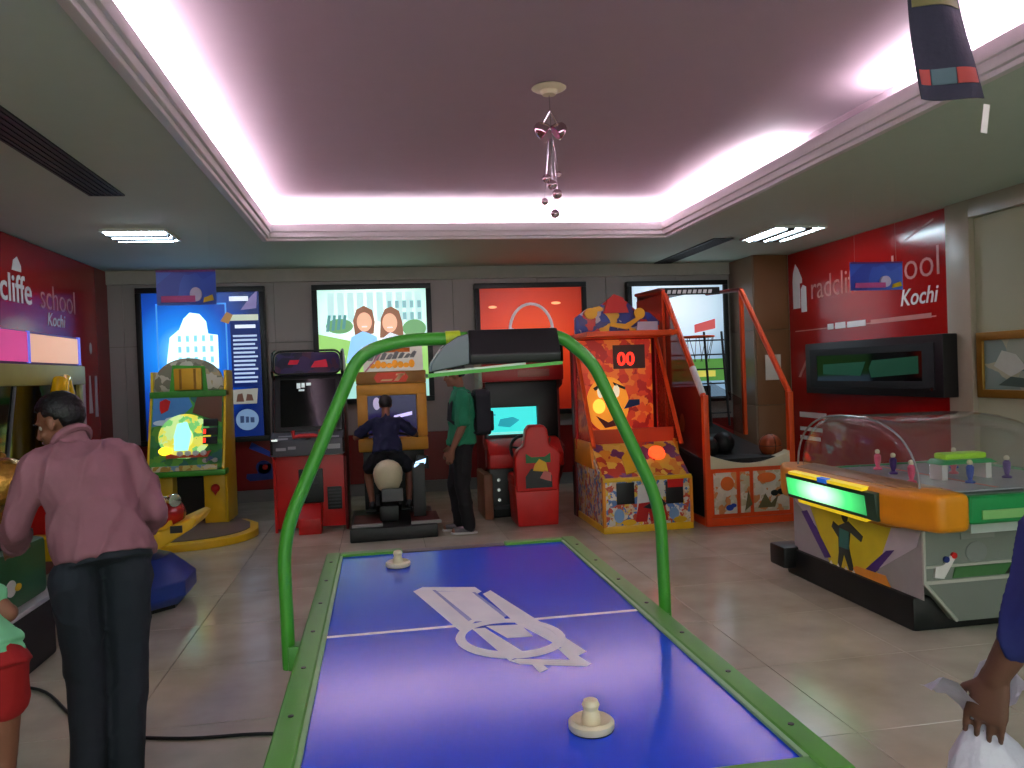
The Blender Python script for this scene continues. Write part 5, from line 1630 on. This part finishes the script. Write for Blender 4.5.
def hand_prims(b, wrist, d, nrm, thumb, k=1., curl=.5):
    """palm, four unequal bent fingers and a thumb; d: wrist to fingers, nrm: palm side, thumb: thumb side"""
    wrist, d, nrm, thumb = V(wrist), V(d).normalized(), V(nrm), V(thumb)
    nrm = (nrm - d * nrm.dot(d)).normalized()
    th = (thumb - d * thumb.dot(d))
    th = (th - nrm * th.dot(nrm)).normalized()
    loft(b, [(wrist - d * .01 * k, th, .028 * k, nrm, .02 * k), (wrist + d * .03 * k, th, .036 * k, nrm, .016 * k), (wrist + d * .085 * k, th, .044 * k, nrm, .013 * k), (wrist + d * .1 * k, th, .041 * k, nrm, .01 * k)], 14)
    for off, ln in ((.036, .07), (.012, .08), (-.012, .074), (-.034, .057)):
        p = wrist + d * .09 * k + th * off * k
        r = .0086 * k
        ang = curl * .5
        for seg, f in enumerate((.45, .32, .25)):
            dd = d * math.cos(ang) + nrm * math.sin(ang)
            q = p + dd * ln * f * k
            cap(b, p, q, r, r * .9, 8)
            p = q
            r *= .9
            ang += curl * .55
    p = wrist + d * .025 * k + th * .026 * k
    q = p + (d * .6 + th * .7 + nrm * .3).normalized() * .04 * k
    cap(b, p, q, .013 * k, .0105 * k, 8)
    cap(b, q, q + (d * .9 + th * .1 + nrm * .4).normalized() * .034 * k, .0105 * k, .0085 * k, 8)


def person(name, label, base, J, colors, k=1., voxel=.009, sleeve=1., shorts=0, extras=None):
    """J: joints in world space; body one continuous surface, clothing its children"""
    t = thing(name, label, 'person', base)
    O = V(base)
    J = {a: (V(v) - O if a not in ('face', 'fwd') else V(v).normalized()) for a, v in J.items()}
    f = J['fwd']
    up = V((0, 0, 1))
    side = (J['shoulder_r'] - J['shoulder_l']).normalized()
    hipside = (J['hip_r'] - J['hip_l']).normalized()
    tors = (J['neck'] - J['pelvis']).normalized()
    tf = side.cross(tors) * -1
    if tf.dot(f) < 0:
        tf = -tf
    P, N = J['pelvis'], J['neck']
    sw = (J['shoulder_r'] - J['shoulder_l']).length / 2

    def torso(b, g, z0=0.):
        secs = []
        for u, a, d in ((-.12, .13, .095), (0., .155, .11), (.2, .15, .108), (.4, .145, .105), (.62, .165, .118), (.8, .175, .115), (.93, sw * .88 / k, .085), (1.0, .075, .065)):
            if u < z0:
                continue
            sd = hipside.lerp(side, max(0, min(1, u)))
            c_ = P.lerp(N, u) if u >= 0 else P + (N - P) * u
            c_ = c_ - tf * (.02 * k * math.sin(PI * max(0, u)))
            secs.append((c_, sd, a * k + g, tf, d * k + g))
        loft(b, secs)

    # head
    C, F = J['head'], J['face']
    hs = F.cross(up).normalized()
    hu = hs.cross(F).normalized()
    Rm = Matrix((hs, F, hu)).transposed()

    def hp(x, yy, z):
        return C + (hs * x + F * yy + hu * z) * k

    b = MB()
    torso(b, 0)
    cap(b, N - tors * .03, C - hu * .06 * k - F * .02 * k, .056 * k, .054 * k)
    b.ball(hp(0, -.015, .03), (.074 * k, .092 * k, .085 * k), 20, 14, Rm)
    b.ball(hp(0, .025, -.045), (.056 * k, .066 * k, .072 * k), 18, 12, Rm)
    b.ball(hp(0, .082, -.09), (.024 * k, .018 * k, .018 * k), 10, 8, Rm)
    cap(b, hp(0, .085, .015), hp(0, .108, -.025), .010 * k, .016 * k, 8)
    b.ball(hp(0, .082, -.058), (.028 * k, .016 * k, .012 * k), 10, 8, Rm)
    b.ball(hp(0, .07, .028), (.055 * k, .016 * k, .012 * k), 12, 8, Rm)
    for s in (-1, 1):
        b.ball(hp(s * .076, -.01, -.005), (.012 * k, .022 * k, .034 * k), 10, 8, Rm)
        b.ball(hp(s * .04, .055, -.03), (.022 * k, .02 * k, .02 * k), 10, 8, Rm)
    for s, nm in ((-1, 'l'), (1, 'r')):
        sh, el, wr = J['shoulder_' + nm], J['elbow_' + nm], J['wrist_' + nm]
        cap(b, sh, el, .052 * k, .041 * k)
        cap(b, el, el.lerp(wr, .35), .041 * k, .042 * k)
        cap(b, el.lerp(wr, .35), wr, .042 * k, .027 * k)
        hd = J.get('hand_' + nm)
        d = (hd - wr) if hd is not None else (wr - el)
        hand_prims(b, wr, d, J.get('palm_' + nm, O * 0 + side * -s) if ('palm_' + nm) not in J else J['palm_' + nm] + O, (J['thumb_' + nm] + O) if ('thumb_' + nm) in J else f, k)
        hip, kn, an = J['hip_' + nm], J['knee_' + nm], J['ankle_' + nm]
        cap(b, hip, kn, .082 * k, .055 * k)
        cap(b, kn, kn.lerp(an, .3), .054 * k, .056 * k)
        cap(b, kn.lerp(an, .3), an, .056 * k, .036 * k)
        toe = an + (f * .15 - up * .045) * k
        cap(b, an - up * .035 * k, toe, .036 * k, .03 * k)
    body = rem(b, 'body', colors.get('skin', skin), t, voxel * k, 3)
    # eyes and mouth
    for s in (-1, 1):
        e = MB().ball(hp(s * .032, .06, .004), .0118 * k, 12, 8).build('eye', eyew, t)
        MB().ball(hp(s * .032, .0675, .004), .006 * k, 8, 6).build('iris', black, e)
        MB().sweep([hp(s * .016, .09, .026), hp(s * .034, .088, .031), hp(s * .052, .074, .026)], .004 * k, 6).build('eyebrow', hairm, t)
    MB().sweep([hp(-.024, .088, -.056), hp(0, .098, -.058), hp(.024, .088, -.056)], .0055 * k, 6).build('mouth', mat('lips', (112, 62, 52), .5), t)
    # hair
    b = MB()
    b.ball((0, 0, 0), 1, 32, 20)
    for v in b.bm.verts:
        c0 = v.co.copy()
        r = V((.088, .108, .1))
        q = V((c0.x * r.x, c0.y * r.y - .018, c0.z * r.z + .035))
        face = c0.y > .35 and c0.z < .45 + .1 * math.cos(c0.x * 4)
        low = c0.z < (-.8 if c0.y < -.25 else -.45) or (abs(c0.x) > .6 and c0.z < -.15 and c0.y > -.1)
        if face or low:
            q = V((c0.x * .06, c0.y * .07 - .02, c0.z * .06 + .03))
        elif not face:
            q += c0 * (.004 * math.sin(c0.x * 23) * math.cos(c0.y * 19 + c0.z * 17))
        v.co = C + (hs * q.x + F * q.y + hu * q.z) * k
    b.build('hair', colors.get('hair', hairm), t, smooth=70)
    # trousers or shorts
    b = MB()
    g = .016 * k
    loft(b, [(P - tors * .05 * k, hipside, .165 * k + g, tf, .115 * k + g), (P + tors * .02 * k, hipside, .165 * k + g, tf, .118 * k + g), (P + tors * .1 * k, hipside.lerp(side, .2), .15 * k, tf, .108 * k)])
    for nm in 'lr':
        hip, kn, an = J['hip_' + nm], J['knee_' + nm], J['ankle_' + nm]
        if shorts:
            end = hip.lerp(kn, shorts)
            cap(b, hip, end, .098 * k, .1 * k)
        else:
            cap(b, hip, kn, .1 * k, .078 * k)
            cap(b, kn, an + up * .0, .078 * k, .068 * k)
    rem(b, 'shorts' if shorts else 'trousers', colors['legs'], t, voxel * k, 4)
    folds(LAST[0], .007 * k, (6., 6., 5.), 3.)
    # shirt
    hem = colors.get('hem', .03)
    b = MB()
    torso(b, .018 * k, 0.)
    loft(b, [(P - tors * hem * k, hipside, .196 * k, tf, .15 * k), (P - tors * (hem - .02) * k, hipside, .198 * k, tf, .152 * k), (P + tors * .1 * k, hipside, .185 * k, tf, .14 * k), (P + tors * .2 * k, side, .17 * k, tf, .125 * k)])
    cap(b, N - tors * .02 * k, N + (C - N) * .22, .072 * k, .064 * k)
    for nm in 'lr':
        sh, el, wr = J['shoulder_' + nm], J['elbow_' + nm], J['wrist_' + nm]
        cap(b, N.lerp(sh, .55) - tors * .03 * k, sh, .085 * k, .074 * k)
        if sleeve >= 1:
            cap(b, sh, el, .074 * k, .062 * k)
            cap(b, el, el.lerp(wr, min(1, sleeve - 1)), .062 * k, .05 * k)
        else:
            cap(b, sh, sh.lerp(el, sleeve), .074 * k, .066 * k)
    rem(b, 'shirt', colors['top'], t, voxel * k, 4)
    folds(LAST[0], .014 * k, seed=colors.get('seed', 1.))
    # shoes
    for nm in 'lr':
        an = J['ankle_' + nm]
        b = MB()
        fo = J.get('foot_' + nm)
        ff = (fo - an) if fo is not None else f
        ff = V((ff.x, ff.y, 0)).normalized()
        heel = V((an.x, an.y, an.z)) - ff * .03 * k
        zb = an.z - .075 * k
        b.ball(V((an.x, an.y, zb + .05 * k)) - ff * .015 * k, (.044 * k, .044 * k, .05 * k), 14, 10)
        cap(b, V((an.x, an.y, zb + .042 * k)), V((an.x, an.y, zb + .034 * k)) + ff * .13 * k, .042 * k, .033 * k)
        sh = rem(b, 'shoe', colors.get('shoe', black), t, .008 * k, 2)
        sd = V((0, 0, 1)).cross(ff)
        ml = Matrix((sd, ff, V((0, 0, 1)))).transposed().to_4x4()
        ml.translation = V((an.x, an.y, zb)) + ff * .05 * k
        MB().prism([(p[0] * k, p[1] * k) for p in circ(0, 0, .048, .135, 20)], 'z', 0, .018 * k, ml).build('sole', colors.get('sole', blackm), sh)
    if extras:
        extras(t, J, O, k, f, side, tors, tf, hp)
    return t


shirtpink = mat('pink_shirt', (136, 92, 101), .8, var=.14, scale=9, bump=1.0)
trous = mat('slate_trousers', (30, 37, 46), .85, var=.2, scale=10, bump=.3)
B0 = (-1.1, 3.32, 0)


def pink_extras(t, J, O, k, f, side, tors, tf, hp):
    N, C = J['neck'], J['head']
    # collar and belt
    ax = (C - N).normalized()
    u = ax.orthogonal().normalized()
    w_ = ax.cross(u)
    pts = [N + ax * .035 + (u * math.cos(a) + w_ * math.sin(a)) * .068 for a in [2 * PI * i / 20 for i in range(20)]]
    MB().sweep(pts, .016, 8, True).build('collar', shirtpink, t)
    for nm in 'lr':
        el, wr = J['elbow_' + nm], J['wrist_' + nm]
        d = (wr - el).normalized()
        q = el.lerp(wr, .86)
        MB().cyl(q - d * .02, q + d * .025, .052, .05, 16).build('cuff', shirtpink, t)


person('person', 'man in a pink shirt and dark trousers bending over the kiddie ride', B0, dict(
    pelvis=(-1.07, 3.3, .96), neck=(-1.2, 3.42, 1.375), head=(-1.28, 3.48, 1.465), face=(-.92, .22, -.38), fwd=(-.5, .87, 0),
    shoulder_l=(-1.31, 3.31, 1.3), elbow_l=(-1.385, 3.3, 1.08), wrist_l=(-1.47, 3.5, .98), hand_l=(-1.53, 3.6, .94), palm_l=(.3, .2, -1), thumb_l=(.6, .6, .3),
    shoulder_r=(-1.02, 3.47, 1.31), elbow_r=(-.925, 3.46, 1.09), wrist_r=(-1.02, 3.67, .99), hand_r=(-1.12, 3.72, .96),
    hip_l=(-1.17, 3.25, .88), knee_l=(-1.165, 3.32, .49), ankle_l=(-1.155, 3.28, .085),
    hip_r=(-1.0, 3.34, .88), knee_r=(-1.03, 3.4, .49), ankle_r=(-1.04, 3.36, .085)),
    dict(top=shirtpink, legs=trous, shoe=black, hem=.03), .92, .009, 1.85, extras=pink_extras)


def pack_extras(t, J, O, k, f, side, tors, tf, hp):
    c0 = (J['pelvis'] + J['neck']) / 2
    nav = mat('backpack_cloth', (26, 28, 36), .8, scale=30, bump=.3)
    M = fr(c0 - tf * .2 + V((0, 0, .04)), side, tors)
    bag = MB().prism(rrect(-.15, -.24, .15, .22, .07), 'z', -.07, .09, M).build('backpack', nav, t, .03, seg=3)
    MB().prism(rrect(-.11, -.2, .11, .0, .04), 'z', -.11 if False else -.1, -.06, M).build('pocket', nav, bag, .02)
    MB().prism(rrect(-.11, -.2, .11, .0, .04), 'z', .085, .12, M).build('pocket', nav, bag, .012)
    for s in (-1, 1):
        a = J['neck'] - tors * .05 + side * s * .1
        MB().sweep([a - tf * .13, a + tors * .045, a + tf * .105 - tors * .08, a + tf * .122 - tors * .24, a - tf * .02 - tors * .36 + side * s * .06, a - tf * .13 - tors * .38], .016, 8).build('strap', nav, bag)


greenshirt = mat('green_shirt', (22, 120, 84), .8, var=.15, scale=14, bump=.3)
person('person', 'man in a green shirt with a dark backpack watching the motorbike machine', (.76, 8.06, 0), dict(
    pelvis=(.80, 8.06, .93), neck=(.80, 8.06, 1.44), head=(.745, 8.05, 1.6), face=(-.95, .1, -.2), fwd=(-1, .1, 0),
    shoulder_l=(.80, 7.87, 1.38), elbow_l=(.79, 7.84, 1.10), wrist_l=(.68, 7.86, .86), hand_l=(.655, 7.87, .76), palm_l=(0, 1, 0), thumb_l=(-1, 0, -.2),
    shoulder_r=(.80, 8.25, 1.38), elbow_r=(.80, 8.3, 1.10), wrist_r=(.70, 8.27, .86),
    hip_l=(.80, 7.96, .87), knee_l=(.78, 7.96, .48), ankle_l=(.83, 7.96, .085),
    hip_r=(.79, 8.16, .87), knee_r=(.72, 8.16, .48), ankle_r=(.76, 8.16, .085)),
    dict(top=greenshirt, legs=mat('black_trousers', (18, 18, 22), .85), shoe=mat('grey_shoe', (90, 90, 92), .6), sole=white), 1., .012, .85, extras=pack_extras)

person('person', 'boy in a navy shirt riding the motorbike machine, seen from behind', (.05, 8.4, .0), dict(
    pelvis=(.05, 8.42, .83), neck=(.05, 8.55, 1.17), head=(.055, 8.58, 1.31), face=(.05, .98, -.1), fwd=(0, 1, 0),
    shoulder_l=(-.1, 8.53, 1.12), elbow_l=(-.27, 8.6, .98), wrist_l=(-.25, 8.76, .98), hand_l=(-.22, 8.84, .97),
    shoulder_r=(.2, 8.53, 1.12), elbow_r=(.36, 8.6, .99), wrist_r=(.32, 8.76, .98), hand_r=(.3, 8.84, .97),
    hip_l=(-.03, 8.42, .80), knee_l=(-.16, 8.64, .62), ankle_l=(-.12, 8.46, .3),
    hip_r=(.13, 8.42, .80), knee_r=(.28, 8.64, .62), ankle_r=(.26, 8.46, .3)),
    dict(top=mat('navy_shirt', (22, 26, 62), .8, var=.2, scale=14, bump=.3), legs=mat('dark_shorts', (24, 24, 32), .85), shoe=dgrey), .8, .012, .75, shorts=.8)

person('person', 'person in a navy shirt cut by the right edge holding a plastic bag', (1.62, 1.5, 0), dict(
    pelvis=(1.66, 1.5, .95), neck=(1.68, 1.48, 1.47), head=(1.69, 1.52, 1.63), face=(.05, 1, -.05), fwd=(0, 1, 0),
    shoulder_l=(1.46, 1.48, 1.40), elbow_l=(1.355, 1.46, 1.10), wrist_l=(1.295, 1.54, .90), hand_l=(1.275, 1.55, .8), palm_l=(.8, .6, -.1), thumb_l=(-.6, .8, 0),
    shoulder_r=(1.90, 1.48, 1.40), elbow_r=(1.97, 1.46, 1.12), wrist_r=(1.98, 1.55, .88),
    hip_l=(1.57, 1.5, .88), knee_l=(1.57, 1.53, .49), ankle_l=(1.57, 1.48, .085),
    hip_r=(1.77, 1.5, .88), knee_r=(1.78, 1.56, .49), ankle_r=(1.78, 1.52, .085)),
    dict(skin=mat('skin_dark', (92, 60, 46), .55, var=.08, scale=20), top=mat('royal_navy_shirt', (20, 30, 92), .8, var=.2, scale=14, bump=.3), legs=mat('dark_trousers', (36, 36, 44), .85)), 1., .005, 1.5)


def plastic_bag():
    t = thing('plastic_bag', 'crumpled white plastic bag in the hand at the right edge', 'bag', (1.27, 1.58, .49))
    m = bpy.data.materials.new('thin_plastic')
    m.use_nodes = True
    nt = m.node_tree
    b_ = nt.nodes['Principled BSDF']
    b_.inputs['Base Color'].default_value = lin((205, 205, 220)) + (1,)
    b_.inputs['Roughness'].default_value = .3
    b_.inputs['Alpha'].default_value = .88
    nz = nt.nodes.new('ShaderNodeTexNoise')
    nz.inputs['Scale'].default_value = 9
    bp = nt.nodes.new('ShaderNodeBump')
    bp.inputs['Strength'].default_value = .35
    bp.inputs['Distance'].default_value = .02
    nt.links.new(nz.outputs['Fac'], bp.inputs['Height'])
    nt.links.new(bp.outputs[0], b_.inputs['Normal'])
    b = MB()
    n = 28
    prof = [(.005, .0), (.07, .01), (.1, .06), (.11, .13), (.095, .2), (.06, .25), (.035, .28), (.02, .3)]
    R = []
    for i, (r, z) in enumerate(prof):
        R.append([b.bm.verts.new((.03 + .22 * (.3 - z) + r * (1 + .1 * math.sin(5 * a + i) + .05 * math.sin(11 * a - 2 * i)) * math.cos(a), .01 + .75 * r * (1 + .1 * math.cos(7 * a + i)) * math.sin(a), z)) for a in [2 * PI * j / n for j in range(n)]])
    for A, B in zip(R, R[1:]):
        for j in range(n):
            b.bm.faces.new((A[j], A[(j + 1) % n], B[(j + 1) % n], B[j]))
    b.bm.faces.new(R[0][::-1])
    b.build('pouch', m, t, smooth=60)
    # flaring handle ends above the fist
    for ang, ln in ((PI * .98, .13), (.5, .12), (-.4, .1)):
        d = V((math.cos(ang), math.sin(ang) * .7, 0))
        p = MB()
        R = []
        for i in range(6):
            u = i / 5
            c_ = V((.02, .0, .29)) + d * ln * u + V((0, 0, .1 * math.sin(u * 2.0)))
            wv = .012 + .045 * math.sin(PI * min(.8, u)) * (1 - .5 * u)
            R.append([p.bm.verts.new(c_ + V((-d.y, d.x, .5)).normalized() * wv * s + V((0, 0, .012 * math.sin(9 * u + s)))) for s in (-1, -.3, .4, 1)])
        for A, B in zip(R, R[1:]):
            for j in range(3):
                p.bm.faces.new((A[j], A[j + 1], B[j + 1], B[j]))
        bmesh.ops.solidify(p.bm, geom=p.bm.faces[:], thickness=.002)
        p.build('handle_flap', m, t, smooth=60)


plastic_bag()

person('person', 'child in red shorts and pale green shirt cut by the left edge', (-1.3, 2.8, 0), dict(
    pelvis=(-1.3, 2.8, .75), neck=(-1.47, 2.78, 1.04), head=(-1.53, 2.8, 1.17), face=(-.6, .8, 0), fwd=(-.5, .86, 0),
    shoulder_l=(-1.6, 2.72, .98), elbow_l=(-1.64, 2.7, .8), wrist_l=(-1.6, 2.78, .66),
    shoulder_r=(-1.34, 2.84, 1.0), elbow_r=(-1.235, 2.86, .87), wrist_r=(-1.29, 3.0, .84), hand_r=(-1.36, 3.06, .84),
    hip_l=(-1.38, 2.76, .72), knee_l=(-1.42, 2.8, .40), ankle_l=(-1.44, 2.76, .065),
    hip_r=(-1.24, 2.83, .72), knee_r=(-1.27, 2.87, .40), ankle_r=(-1.3, 2.83, .065)),
    dict(top=mat('mint_shirt', (110, 190, 140), .8, scale=14, bump=.3), legs=mat('red_shorts', (150, 18, 18), .8, scale=12, bump=.3), hem=-.06, shoe=mat('mint_shoe', (90, 180, 130), .6)), .76, .01, .5, shorts=.4)
